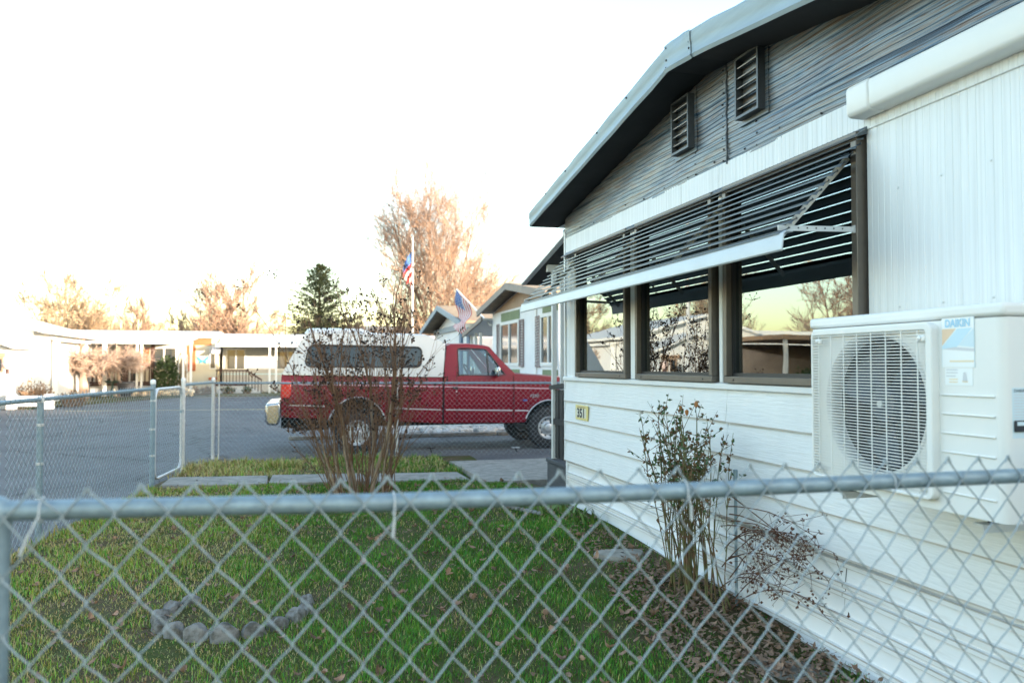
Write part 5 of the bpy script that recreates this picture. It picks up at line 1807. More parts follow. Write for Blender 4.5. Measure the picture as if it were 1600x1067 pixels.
# ---------------------------------------------------------------- porch at the far end of the home
pc = thing('porch_roof', 'low porch roof with pale gutter on two white posts beyond the house corner', 'porch', (3.0, 8.9, 0.1))
MB().add([(2.76, 8.02, 2.90), (6.5, 8.02, 2.90), (6.5, 9.66, 2.555), (2.76, 9.66, 2.555), (2.76, 8.02, 2.86), (6.5, 8.02, 2.86), (6.5, 9.66, 2.515), (2.76, 9.66, 2.515)],
         [(0, 1, 2, 3), (7, 6, 5, 4), (0, 3, 7, 4), (1, 5, 6, 2), (2, 6, 7, 3), (0, 4, 5, 1)]).build('roof_sheet', M['soffit'], pc)
MB().prism([(8.00, 2.865), (9.68, 2.51), (9.69, 2.555), (9.66, 2.612), (8.00, 2.955)], 'x', 2.70, 2.765).build('rake_gutter', M['alu_light'], pc, bevel=0.012)
for x, y in ((2.885, 8.90), (3.00, 8.93)):
    MB().box(x - 0.026, x + 0.026, y - 0.026, y + 0.026, 0.415, 2.64).build('post', M['far_white'], pc, bevel=0.004)
MB().bar((2.80, 8.9, 2.64), (6.4, 8.9, 2.64), 0.05, 0.08).build('beam', M['far_white'], pc)
stp = thing('porch_steps', 'dark wooden porch step and black railing at the far house corner', 'steps', (3.1, 8.8, 0.1))
for k, (x0, zt) in enumerate(((2.83, 0.41),)):
    b = MB().box(x0, 4.6, 8.25, 9.05, zt - 0.045, zt).build('tread', M['grey_wood'], stp, bevel=0.006)
    MB().box(x0 + 0.012, x0 + 0.045, 8.27, 9.03, 0.08, zt - 0.05).build('riser', M['grey_wood'], stp)
    MB().box(x0 + 0.03, 4.55, 8.27, 8.30, 0.08, zt - 0.05).build('side_board', M['grey_wood'], stp)
rl = MB().bar((2.88, 8.99, 1.24), (2.93, 8.20, 1.30), 0.06, 0.05).build('top_rail', M['black_wood'], stp)
for k in range(5):
    y = 8.95 - k * 0.155
    MB().box(2.885, 2.915, y - 0.06, y + 0.06, 0.43, 1.22).build('rail_board', M['black_wood'], stp)
MB().bar((2.88, 8.99, 0.85), (2.90, 8.20, 0.85), 0.04, 0.07).build('mid_rail', M['black_wood'], stp)
# ---------------------------------------------------------------- neighbour homes beyond the truck
def far_window(par, axis, c0, c1, z0, z1, f, t=0.07, split=True, m='far_white', dep=0.04, sgn=-1):
    """window part on a wall; axis 'x': wall in plane x=f, runs along y"""
    mb = MB()
    d0, d1 = (f + sgn * dep, f - sgn * 0.01)
    lo, hi = min(d0, d1), max(d0, d1)
    mid = (c0 + c1) / 2
    bars = [(c0, c1, z0, z0 + t), (c0, c1, z1 - t, z1), (c0, c0 + t, z0 + t, z1 - t), (c1 - t, c1, z0 + t, z1 - t)]
    if split:
        bars.append((mid - t / 2, mid + t / 2, z0 + t, z1 - t))
    for a, b, p, q in bars:
        if axis == 'x':
            mb.box(lo, hi, a, b, p, q)
        else:
            mb.box(a, b, lo, hi, p, q)
    fr = mb.build('window', M[m], par)
    g_ = MB()
    if axis == 'x':
        g_.box(f + sgn * 0.006 - 0.002, f + sgn * 0.006 + 0.002, c0 + t * 0.5, c1 - t * 0.5, z0 + t * 0.5, z1 - t * 0.5)
    else:
        g_.box(c0 + t * 0.5, c1 - t * 0.5, f + sgn * 0.006 - 0.002, f + sgn * 0.006 + 0.002, z0 + t * 0.5, z1 - t * 0.5)
    g_.build('pane', M['far_window'], fr)
    return fr


NX = 5.6
n1 = thing('mobile_home', 'white neighbour home with green batten panels and mauve shutters behind the truck', 'house', (NX, 20, 0))
MB().prism([(16.9, 0.0), (23.25, 0.0), (23.25, 3.06), (20.1, 3.52), (16.9, 3.06)], 'x', NX, 16).build('wall', M['neighbour_white'], n1)
for s_ in (1, -1):
    y1_, ye = 20.1, 20.1 + s_ * 3.5
    MB().add([(5.2, y1_, 3.66), (16.3, y1_, 3.66), (16.3, ye, 3.15), (5.2, ye, 3.15), (5.2, y1_, 3.58), (16.3, y1_, 3.58), (16.3, ye, 3.07), (5.2, ye, 3.07)], [(0, 1, 2, 3), (7, 6, 5, 4), (1, 5, 6, 2), (2, 6, 7, 3)]).build('roof', M['tan_shingle'], n1)
    MB().bar((5.2, y1_, 3.57), (5.2, ye + s_ * 0.0, 3.06), 0.05, 0.17).build('fascia', M['brown_fascia'], n1)
MB().add([(NX - 0.008, 17.1, 3.04), (NX - 0.008, 23.1, 3.04), (NX - 0.008, 20.1, 3.50)], [(0, 1, 2)]).build('gable_panel', M['tan_soffit'], n1)
for (w0, w1) in ((20.2, 22.2), (17.0, 18.25)):
    far_window(n1, 'x', w0, w1, 1.49, 2.72, NX, 0.08)
    for zb, zt in ((2.74, 2.98), (1.22, 1.40)):
        for k in range(int((w1 - w0 + 0.05) / 0.165)):
            y = w0 - 0.02 + k * 0.165
            MB().box(NX - 0.018, NX - 0.002, y, y + 0.150, zb, zt).build('batten', M['batten_green'], n1)
    for y0_ in ((w0 - 0.44, w0 - 0.06), (w1 + 0.06, w1 + 0.42)):
        if y0_[0] < 16.9:
            continue
        s_ = ring(MB(), y0_[0], y0_[1], 1.46, 2.70, 0.035, NX - 0.04, NX - 0.002).build('shutter', M['shutter'], n1)
        for k in range(17):
            z = 1.50 + k * 0.069
            MB().prism([(NX - 0.034, z), (NX - 0.006, z + 0.045), (NX - 0.006, z + 0.05), (NX - 0.036, z + 0.008)], 'y', y0_[0] + 0.035, y0_[1] - 0.035).build('slat', M['shutter'], s_)
MB().box(NX - 0.03, NX - 0.001, 18.60, 18.70, 0.4, 3.0).build('corner_strip', M['far_white'], n1)
# its porch cover on the far side
n1p = thing('porch_roof', 'grey sloped porch cover on thin posts at the far side of the white neighbour home', 'porch', (6, 24.5, 0))
MB().add([(5.3, 23.3, 2.92), (9, 23.3, 2.92), (9, 26.2, 2.52), (5.3, 26.2, 2.52), (5.3, 23.3, 2.87), (9, 23.3, 2.87), (9, 26.2, 2.47), (5.3, 26.2, 2.47)], [(0, 1, 2, 3), (7, 6, 5, 4), (0, 3, 7, 4), (1, 5, 6, 2), (2, 6, 7, 3), (0, 4, 5, 1)]).build('roof_sheet', M['corrugated'], n1p)
MB().bar((5.28, 23.3, 2.90), (5.28, 26.2, 2.50), 0.05, 0.13).build('fascia', M['brown_fascia'], n1p)
for y in (24.6, 25.3, 26.0):
    MB().box(5.5, 5.58, y - 0.04, y + 0.04, 0, 2.55).build('post', M['far_white'], n1p)
MB().box(6.6, 6.66, 23.4, 26.1, 0, 2.45).build('screen_wall', M['far_grey'], n1p)

# second neighbour, blue trimmed
n2 = thing('mobile_home', 'pale home with blue fascia and tan shingle roof behind the flag', 'house', (5.6, 32, 0))
MB().prism([(27.6, 0.0), (36.1, 0.0), (36.1, 2.95), (31.9, 3.72), (27.6, 2.95)], 'x', 6.0, 16).build('wall', M['neighbour_white'], n2)
for s_ in (1, -1):
    y1_, ye = 31.9, 31.9 + s_ * 4.75
    MB().add([(5.4, y1_, 3.93), (17, y1_, 3.93), (17, ye, 3.07), (5.4, ye, 3.07), (5.4, y1_, 3.84), (17, y1_, 3.84), (17, ye, 2.98), (5.4, ye, 2.98)], [(0, 1, 2, 3), (7, 6, 5, 4), (1, 5, 6, 2), (2, 6, 7, 3)]).build('roof', M['tan_shingle'], n2)
    MB().bar((5.38, y1_, 3.82), (5.38, ye, 2.96), 0.06, 0.20).build('fascia', M['blue_fascia'], n2)
for y in (29.9, 28.5):
    MB().box(5.93, 5.998, y - 0.2, y + 0.2, 0.5, 2.9).build('blue_panel', M['blue_trim'], n2)
far_window(n2, 'x', 32.0, 34.2, 1.2, 2.4, 6.0)
MB().bar((5.94, 30.6, 2.98), (5.94, 36.0, 2.98), 0.06, 0.22).build('band', M['blue_fascia'], n2)

# the flag on its slanted pole
def flag_cloth(par, origin, ud, vd, Lu, Lv, waves, cells):
    """cloth split into coloured fields; cells = (u0,u1,v0,v1,material,name)"""
    o, ud, vd = Vector(origin), Vector(ud), Vector(vd)
    nrm_ = ud.cross(vd).normalized()
    for u0, u1, v0, v1, m_, nm in cells:
        n_ = max(3, int((u1 - u0) * 14))
        k_ = max(2, int((v1 - v0) * 10))
        rows_ = []
        for j in range(k_ + 1):
            v = v0 + (v1 - v0) * j / k_
            rows_.append([o + ud * (Lu * (u0 + (u1 - u0) * i / n_)) * (1 - 0.22 * v * math.sin(2.5 * (u0 + (u1 - u0) * i / n_))) + vd * (Lv * v)
                          + nrm_ * (waves * math.sin(7 * (u0 + (u1 - u0) * i / n_) + 3 * v) * (0.3 + (u0 + (u1 - u0) * i / n_) + 0.4 * v)) for i in range(n_ + 1)])
        MB().grid(rows_).build(nm, M[m_], par, smooth='all')


def us_cells():
    c = []
    for k in range(13):
        v0, v1 = k / 13, (k + 1) / 13
        c.append((0.4 if k < 7 else 0.0, 1.0, v0, v1, 'flag_red' if k % 2 == 0 else 'flag_white', 'stripe'))
    c.append((0.0, 0.4, 0.0, 7 / 13, 'flag_blue', 'canton'))
    return c


fb = thing('flag', 'red white and blue flag on a slanted white pole at the home beyond the truck', 'flag', (5.4, 25, 2.6))
A_, B_ = Vector((5.42, 28.0, 4.22)), Vector((5.55, 23.28, 2.70))
MB().tube([B_, A_], 0.028, 8).build('pole', M['far_white'], fb)
pd = (B_ - A_).normalized()
flag_cloth(fb, A_ + pd * 0.1 + Vector((-0.03, 0, 0)), Vector((0, 0.10, -1)).normalized(), pd, 1.30, 2.1, 0.10, us_cells())
can = [c for c in fb.children if c.name.startswith('canton')][0]
stars = MB()
for i in range(5):
    for j in range(4):
        u, v = 0.05 + 0.3 * i / 4, 0.05 + 0.43 * j / 3
        ud = Vector((0, 0.10, -1)).normalized()
        nn = ud.cross(pd).normalized()
        p = A_ + pd * 0.1 + Vector((-0.03, 0, 0)) + ud * (1.30 * u) * (1 - 0.22 * v * math.sin(2.5 * u)) + pd * (2.1 * v) + nn * (0.10 * math.sin(7 * u + 3 * v) * (0.3 + u + 0.4 * v))
        for sgn in (0.012, -0.012):
            vs_ = [p + nn * sgn + (ud * math.cos(a) + pd * math.sin(a)) * (0.05 if q % 2 == 0 else 0.02) for q, a in enumerate(np.linspace(0, 2 * math.pi, 11)[:-1])]
            stars.add(vs_, [tuple(range(10))])
stars.build('stars', M['flag_white'], can)['kind'] = 'stuff'

fp_ = thing('flagpole', 'tall white flagpole with a limp striped flag before the big bare tree', 'flagpole', (7.4, 54, 0))
MB().tube([(7.42, 54, 0), (7.40, 54, 10.25)], [0.085, 0.05], 10).build('pole', M['far_white'], fp_)
MB().blob((7.40, 54, 10.3), 0.09, 0, lv=2).build('finial', M['chrome'], fp_)
for k in range(9):
    rows_ = []
    for j in range(5):
        z = 9.25 - 0.16 * k * 1.6 - 0.16 * j * 0.4
        rows_.append([(7.35 - 0.62 * t * (0.55 + 0.45 * math.sin(k * 0.5 + 0.6)) + 0.03 * math.sin(9 * t), 54 + 0.10 * math.sin(7 * t + k), z - 0.55 * t - 0.2 * t * t) for t in np.linspace(0, 1, 6)])
    MB().grid(rows_).build('canton' if k < 3 else 'stripe', M['flag_blue'] if k < 3 else (M['flag_red'] if k % 2 else M['flag_white']), fp_, smooth='all')

# ---------------------------------------------------------------- homes across the road
def sheet_roof(par, x0, x1, y0, z0, y1, z1, pitch=0.16, name='awning_sheet', m='corrugated', amp=0.03, th=0.02):
    """ribbed metal roof sheet: ribs run from y0 to y1"""
    xs_ = np.arange(x0, x1 + 0.001, pitch / 4)
    prof = [0, 1, 1, 0]
    r1 = [(float(x), y0, z0 + amp * prof[i % 4]) for i, x in enumerate(xs_)]
    r2 = [(float(x), y1, z1 + amp * prof[i % 4]) for i, x in enumerate(xs_)]
    return MB().grid([r1, r2]).build(name, M[m], par)


HY = 46.0
h1 = thing('mobile_home', 'cream home with orange trim, rounded roof and a blue butterfly across the road', 'house', (-8, HY, 0))
MB().box(-13.2, -4.35, HY, HY + 4, 0.0, 3.0).build('wall', M['far_cream'], h1)
pr = [(HY - 0.25, 2.98), (HY - 0.25, 3.22), (HY + 1.2, 3.40), (HY + 3, 3.38), (HY + 4.2, 3.2), (HY + 4.2, 2.98)]
MB().prism(pr, 'x', -13.4, -4.25).build('roof', M['far_white'], h1, bevel=0.08)
MB().box(-5.75, -4.62, HY - 0.04, HY - 0.002, 2.60, 2.97).build('orange_band', M['orange_trim'], h1)
MB().box(-5.85, -5.42, HY - 0.05, HY - 0.003, 1.20, 2.58).build('orange_panel', M['orange_trim'], h1)
MB().box(-4.75, -4.30, HY - 0.05, HY - 0.003, 0.72, 0.86).build('orange_sill', M['orange_trim'], h1)
MB().box(-8.12, -7.72, HY - 0.05, HY - 0.003, 1.35, 2.45).build('orange_door_trim', M['orange_trim'], h1)
far_window(h1, 'y', -7.65, -6.35, 1.35, 2.50, HY, 0.09)
far_window(h1, 'y', -4.72, -4.38, 1.30, 2.45, HY, 0.06, split=False)
for a in (-10.9, -10.1, -9.2, -8.8):
    far_window(h1, 'y', a, a + 0.55, 0.62, 2.1, HY, 0.06, split=False)
MB().box(-6.05, -5.90, HY - 0.05, HY - 0.003, 1.2, 2.5).build('white_trim', M['far_white'], h1)
bf = MB()
for s_ in (1, -1):
    bf.prism([(-5.05, 1.78), (-5.05 + s_ * 0.30, 2.02), (-5.05 + s_ * 0.26, 1.82), (-5.05 + s_ * 0.16, 1.76), (-5.05 + s_ * 0.20, 1.60), (-5.05 + s_ * 0.04, 1.66)], 'y', HY - 0.06, HY - 0.03)
tag(bf.build('butterfly_ornament', M['butterfly']), 'blue metal butterfly fixed on the cream wall of the far home', 'ornament')
# its end bay awning
ba = thing('window_awning', 'small white awning over the end window of the cream home', 'awning', (-4.2, HY - 0.3, 2.4))
sheet_roof(ba, -4.60, -4.10, HY - 0.02, 2.52, HY - 0.75, 2.12).parent = ba
# long patio awning in front
pa = thing('patio_awning', 'long white corrugated patio awning on posts before the cream home', 'awning', (-8, 43, 0))
sheet_roof(pa, -11.6, -5.15, HY - 0.3, 2.98, 42.2, 2.66, 0.22)
MB().box(-11.65, -5.10, 42.12, 42.20, 2.56, 2.70).build('gutter', M['far_white'], pa)
for x in (-11.05, -9.15, -9.05, -7.65, -7.45, -5.55, -5.2):
    MB().box(x - 0.05, x + 0.05, 42.22, 42.32, 0.0, 2.58).build('post', M['far_white'], pa)
MB().bar((-5.9, 42.27, 2.55), (-5.58, 42.27, 2.1), 0.05, 0.05).build('brace', M['far_white'], pa)
# dark deck with rails
dk = thing('deck', 'dark brown raised deck with rails under the patio awning', 'deck', (-9, 44, 0))
MB().box(-10.7, -7.05, 43.2, 45.9, 0.50, 0.58).build('floor_board', M['brown_deck'], dk)
MB().box(-10.6, -7.1, 43.25, 43.3, 0.0, 0.50).build('skirt', M['far_grey'], dk)
MB().box(-10.7, -7.05, 43.15, 43.22, 1.36, 1.46).build('top_rail', M['brown_deck'], dk)
MB().box(-10.7, -7.05, 43.15, 43.22, 0.62, 0.70).build('bottom_rail', M['brown_deck'], dk)
for k in range(19):
    x = -10.65 + k * 0.2
    MB().box(x - 0.03, x + 0.03, 43.16, 43.21, 0.70, 1.36).build('baluster', M['brown_deck'], dk)
for x in (-10.6, -9.4, -8.35, -7.1):
    MB().box(x - 0.08, x + 0.08, 43.14, 43.24, 0.5, 2.55).build('post', M['brown_deck'], dk)

# second home across the road
h2 = thing('mobile_home', 'long grey home under a ribbed white awning across the road behind the truck', 'house', (0, 47.5, 0))
MB().box(-4.2, 10.5, 47.6, 51.5, 0.0, 3.0).build('wall', M['far_grey'], h2)
MB().prism([(47.3, 2.95), (47.3, 3.18), (49.5, 3.36), (51.8, 3.18), (51.8, 2.95)], 'x', -4.35, 10.7).build('roof', M['far_white'], h2, bevel=0.05)
MB().box(-4.2, 10.5, 47.57, 47.598, 0.98, 1.06).build('belt', M['sky_print'], h2)
far_window(h2, 'y', -4.0, -2.95, 1.25, 2.45, 47.6, 0.07)
for x in (-1.9, 1.5, 4.5):
    far_window(h2, 'y', x + 0.6, x + 1.9, 1.25, 2.35, 47.6, 0.07)
pa2 = thing('patio_awning', 'ribbed white awning along the front of the grey home', 'awning', (0, 46, 0))
sheet_roof(pa2, -4.25, 9.8, 47.4, 2.98, 44.8, 2.62, 0.24)
MB().box(-4.3, 9.9, 44.72, 44.80, 2.50, 2.66).build('gutter', M['far_white'], pa2)
for x in (-1.55, -1.22, 2.0, 5.5):
    MB().box(x - 0.05, x + 0.05, 44.82, 44.92, 0.0, 2.52).build('post', M['far_white'], pa2)
d2 = thing('deck', 'brown entrance deck with stair rail in front of the grey home', 'deck', (-3, 45, 0))
MB().box(-4.3, -2.75, 45.0, 46.6, 0.42, 0.52).build('floor_board', M['brown_deck'], d2)
MB().box(-4.25, -2.8, 45.05, 45.1, 0.0, 0.42).build('skirt', M['far_grey'], d2)
MB().box(-4.3, -2.75, 44.97, 45.03, 1.20, 1.28).build('top_rail', M['brown_deck'], d2)
MB().bar((-2.75, 45.0, 1.24), (-1.95, 45.0, 0.72), 0.06, 0.08).build('stair_rail', M['brown_deck'], d2)
for k in range(10):
    x = -4.25 + k * 0.165
    MB().box(x - 0.02, x + 0.02, 44.98, 45.02, 0.52, 1.20).build('baluster', M['brown_deck'], d2)
for k in range(5):
    x = -2.62 + k * 0.16
    MB().box(x - 0.02, x + 0.02, 44.98, 45.02, 0.36 - 0.09 * k, 1.16 - k * 0.104).build('baluster', M['brown_deck'], d2)
for k in range(3):
    MB().box(-2.75 + 0.26 * k, -2.49 + 0.26 * k, 45.0, 46.2, 0.0, 0.38 - 0.12 * k).build('step', M['far_grey'], d2)
tag(MB().lathe([(0.13, 0), (0.13, 1.05), (0.10, 1.10), (0, 1.11)], (-0.65, 45.2, 0), 'z', 14).build('white_post', M['far_white'], smooth=True), 'short thick white post standing before the grey home', 'post')

# the bright home on the left
LX, LY = -10.3, 34.5
h3 = thing('mobile_home', 'bright sunlit white home with gabled roofs at the left edge', 'house', (-13, 36, 0))
MB().prism([(-22, 0.0), (-9.95, 0.0), (-9.95, 2.90), (-13.4, 3.85), (-16, 3.2), (-22, 3.2)], 'y', LY, LY + 9).build('wall', M['far_white'], h3)
for a, b in (((-13.4, 3.96), (-9.45, 2.86)), ((-13.4, 3.96), (-16.2, 3.1))):
    MB().add([(a[0], LY - 0.5, a[1]), (b[0], LY - 0.5, b[1]), (b[0], LY + 9.4, b[1]), (a[0], LY + 9.4, a[1]), (a[0], LY - 0.5, a[1] - 0.12), (b[0], LY - 0.5, b[1] - 0.12), (b[0], LY + 9.4, b[1] - 0.12), (a[0], LY + 9.4, a[1] - 0.12)],
             [(0, 1, 2, 3), (7, 6, 5, 4), (0, 4, 5, 1), (1, 5, 6, 2), (2, 6, 7, 3), (0, 3, 7, 4)]).build('roof', M['far_white'], h3)
# porch wing that comes towards the road
wg = thing('porch_wing', 'white gabled porch wing of the bright home with two small tan windows', 'porch', (-11, 32.5, 0))
MB().prism([(-13.5, 0.0), (-10.15, 0.0), (-10.15, 2.2), (-11.7, 2.85), (-13.5, 2.4)], 'y', 32.3, LY).build('wall', M['far_white'], wg)
MB().add([(-11.7, 31.9, 2.97), (-9.85, 31.9, 2.20), (-9.85, LY, 2.20), (-11.7, LY, 2.97), (-11.7, 31.9, 2.87), (-9.85, 31.9, 2.10), (-9.85, LY, 2.10), (-11.7, LY, 2.87)], [(0, 1, 2, 3), (7, 6, 5, 4), (0, 4, 5, 1), (1, 5, 6, 2), (2, 6, 7, 3)]).build('roof', M['far_white'], wg)
MB().add([(-11.7, 31.9, 2.97), (-13.8, 31.9, 2.20), (-13.8, LY, 2.20), (-11.7, LY, 2.97), (-11.7, 31.9, 2.87), (-13.8, 31.9, 2.10), (-13.8, LY, 2.10), (-11.7, LY, 2.87)], [(0, 1, 2, 3), (7, 6, 5, 4), (0, 4, 5, 1), (1, 5, 6, 2), (2, 6, 7, 3)]).build('roof', M['far_white'], wg)
for x in (-10.95, -10.55):
    far_window(wg, 'y', x, x + 0.30, 1.25, 1.78, 32.3, 0.05, split=False, m='tan_soffit')
MB().box(-11.05, -10.2, 32.20, 32.297, 1.80, 1.96).build('window_hood', M['tan_soffit'], wg)
# carport beside it
cpo = thing('carport', 'white carport roof on square posts between the left home and the cream home', 'carport', (-9, 38, 0))
MB().add([(-11.0, 36.5, 2.95), (-9.55, 36.5, 2.62), (-9.55, 41.5, 2.62), (-11.0, 41.5, 2.95), (-11.0, 36.5, 2.85), (-9.55, 36.5, 2.50), (-9.55, 41.5, 2.50), (-11.0, 41.5, 2.85)], [(0, 1, 2, 3), (7, 6, 5, 4), (0, 4, 5, 1), (1, 5, 6, 2), (2, 6, 7, 3), (0, 3, 7, 4)]).build('roof_sheet', M['far_white'], cpo)
for x, y in ((-9.75, 36.8), (-9.75, 41.2), (-10.8, 41.2)):
    MB().box(x - 0.11, x + 0.11, y - 0.11, y + 0.11, 0, 2.62).build('post', M['far_white'], cpo)
MB().box(-12.2, -11.0, 41.3, 41.4, 0.0, 2.3).build('back_wall', M['trim_brown_grey'], cpo)

# lamp pillar, low rail fence, flower bed
lp = thing('lamp_pillar', 'stone garden pillar carrying a pink round lamp at the left', 'lamp', (-9.72, 31, 0))
MB().box(-9.93, -9.51, 30.8, 31.2, 0, 1.12).build('pillar', M['far_grey'], lp, bevel=0.03)
MB().box(-10.0, -9.44, 30.73, 31.27, 1.12, 1.22).build('cap', M['far_grey'], lp, bevel=0.02)
MB().lathe([(0.06, 1.22), (0.05, 1.34), (0.09, 1.36)], (-9.72, 31, 0), 'z', 12).build('lamp_base', M['brown_deck'], lp)
MB().lathe([(0.0, -0.18), (0.10, -0.16), (0.17, -0.06), (0.18, 0.02), (0.13, 0.13), (0.0, 0.18)], (-9.72, 31, 1.53), 'z', 16).build('globe', M['lamp_glass'], lp, smooth=True)
lf = thing('rail_fence', 'low white two rail fence at the corner of the left garden', 'fence', (-8.8, 30.6, 0))
for x in (-9.45, -8.3):
    MB().box(x - 0.14, x + 0.14, 30.45, 30.75, 0, 0.52).build('post', M['far_white'], lf, bevel=0.03)
for z in (0.16, 0.40):
    MB().box(-9.4, -8.3, 30.52, 30.66, z - 0.06, z + 0.06).build('rail', M['far_white'], lf, bevel=0.02)
lf2 = MB()
tag(MB().prism([(-11.6, 30.9), (-9.0, 30.9), (-7.2, 36), (-5.0, 42.1), (-13, 42.1)], 'z', -0.02, 0.03).build('garden_bed', M['earth']), kind='structure')
tag(MB().prism([(-4.4, 41.6), (12, 41.6), (12, 47), (-4.4, 47)], 'z', -0.02, 0.02).build('verge', M['dry_ground']), kind='structure')


def tuft_thing(name, lab, cat, c, n, rad, hgt, m, fine=0.02, grp=None):
    x, y, z = c
    t = thing(name, lab, cat, c, grp)
    sg, mb = [], MB()
    for i in range(n):
        a, q = rnd.uniform(0, 6.28), math.sqrt(rnd.random())
        p = Vector((x + rad * 0.5 * q * math.cos(a), y + rad * 0.5 * q * math.sin(a), z))
        e_ = Vector((x + rad * q * math.cos(a), y + rad * q * math.sin(a), z + hgt * rnd.uniform(0.5, 1.0) * (1 - 0.35 * q)))
        mid = (p + e_) / 2 + rv(0.05)
        sg.append((p, mid, fine, fine * 0.7))
        sg.append((mid, e_, fine * 0.7, fine * 0.3))
        for k in range(5):
            leaf_quads(mb, mid + (e_ - mid) * rnd.random(), rnd.uniform(0.07, 0.15), rnd.uniform(0.02, 0.04), rv(1), rnd.uniform(0, 6))
    segs_mesh('stems', sg, M['far_bark'], t)['kind'] = 'stuff'
    mb.build('foliage', M[m], t)
    return t


tuft_thing('dry_plant', 'russet dry plant beside the lamp pillar at the left', 'plant', (-9.15, 32.0, 0.0), 90, 0.65, 1.15, 'dry_plant')
tuft_thing('dry_plant', 'low grey brown plant in front of the cream home end bay', 'plant', (-4.9, 43.6, 0.0), 70, 0.8, 0.55, 'dry_plant')
tuft_thing('dry_plant', 'brown plant behind the low white rail fence', 'plant', (-8.0, 32.4, 0.0), 50, 0.5, 0.7, 'dry_plant')
tuft_thing('green_plant', 'small green plant at the foot of the grey home deck', 'plant', (-3.6, 44.3, 0.0), 40, 0.4, 0.55, 'hedge')
tuft_thing('green_plant', 'small green plant by the steps of the grey home', 'plant', (-2.65, 44.2, 0.0), 30, 0.3, 0.5, 'hedge')
# pale flowers along the road edge
mb = MB()
for i in range(170):
    x = rnd.uniform(-8.6, -5.0)
    mb.blob((x, 42.0 + rnd.uniform(-0.25, 0.2) - (x + 8.6) * 0.05, 0.05 + rnd.uniform(0, 0.28)), rnd.uniform(0.04, 0.10), 0.3, lv=1)
tag(mb.build('flowers', M['yellow_print']), label='pale yellow flowers along the far road edge before the deck', kind='stuff')
# dark green bush with its own irregular foliage
bu = thing('evergreen_bush', 'dense dark green bush beside the deck of the cream home', 'bush', (-6.35, 43.0, 0))
mb = MB()
for i in range(1500):
    v = rv(1).normalized() * (rnd.random() ** 0.33)
    p = Vector((-6.38 + v.x * 0.62, 43.0 + v.y * 0.6, 0.98 + v.z * 0.98))
    if rnd.random() < 0.06:
        p += v * 0.15
    leaf_quads(mb, p, rnd.uniform(0.10, 0.20), rnd.uniform(0.03, 0.06), rv(1) + v, rnd.uniform(0, 6))
mb.build('foliage', M['hedge'], bu)
MB().tube([(-6.38, 43, 0), (-6.36, 43, 1.0)], 0.05, 7).build('stem', M['far_bark'], bu)
# trellis arch with sunlit climber
ar = thing('garden_arch', 'slim white garden arch beside the green bush', 'arch', (-5.6, 42.9, 0))
for x in (-5.85, -5.45):
    MB().tube([(x, 42.9, 0), (x, 42.9, 1.9)], 0.03, 6).build('upright', M['far_white'], ar)
MB().tube([(-5.65 + 0.2 * math.cos(a), 42.9, 1.9 + 0.25 * math.sin(a)) for a in np.linspace(0, math.pi, 9)], 0.03, 6).build('arch_bar', M['far_white'], ar)
sg = [(Vector((-5.7 + rnd.gauss(0, 0.12), 42.9, rnd.uniform(0.1, 1.8))), Vector((-5.65 + rnd.gauss(0, 0.16), 42.9 + rnd.gauss(0, 0.1), rnd.uniform(0.3, 2.2))), 0.014, 0.008) for _ in range(90)]
segs_mesh('climber', sg, M['far_twig_tan'], ar)['kind'] = 'stuff'
# birdbath, black planter
t = thing('birdbath', 'small dark green birdbath on the far lawn', 'birdbath', (-8.4, 40.6, 0))
MB().lathe([(0.16, 0), (0.06, 0.08), (0.05, 0.62), (0.10, 0.66)], (-8.4, 40.6, 0), 'z', 14).build('pedestal', M['bath_green'], t)
MB().lathe([(0.0, 0.66), (0.20, 0.68), (0.36, 0.78), (0.34, 0.79), (0.0, 0.72)], (-8.4, 40.6, 0), 'z', 18).build('bowl', M['bath_green'], t)
t = thing('planter', 'black barrel planter beside the slender white trunk', 'planter', (-7.75, 40.3, 0))
MB().lathe([(0.22, 0), (0.34, 0.35), (0.38, 0.62), (0.33, 0.64), (0.30, 0.50), (0.0, 0.48)], (-7.75, 40.3, 0.08), 'z', 18).build('pot', M['pot_black'], t, smooth=True)
MB().lathe([(0.385, 0.58), (0.40, 0.60), (0.385, 0.66)], (-7.75, 40.3, 0.08), 'z', 18).build('rim', M['pot_black'], t)

# street lamp high on the left
sl = thing('street_lamp', 'street lamp with a curved arm high at the left edge', 'street lamp', (-10.3, 30, 0))
MB().tube([(-10.35, 30, 0), (-10.35, 30, 8.6)], [0.11, 0.07], 10).build('pole', M['far_grey'], sl)
MB().tube([(-10.35, 30, 8.6), (-10.2, 30, 8.82), (-9.8, 30, 8.93), (-9.35, 30, 8.93), (-9.12, 30, 8.88), (-9.05, 30, 8.80)], 0.03, 8).build('arm', M['corrugated'], sl)
MB().lathe([(0.03, 0.10), (0.09, 0.02), (0.10, -0.04), (0.08, -0.13), (0.0, -0.15)], (-9.05, 30, 8.74), 'z', 14).build('lamp_head', M['yellow_print'], sl, smooth=True)

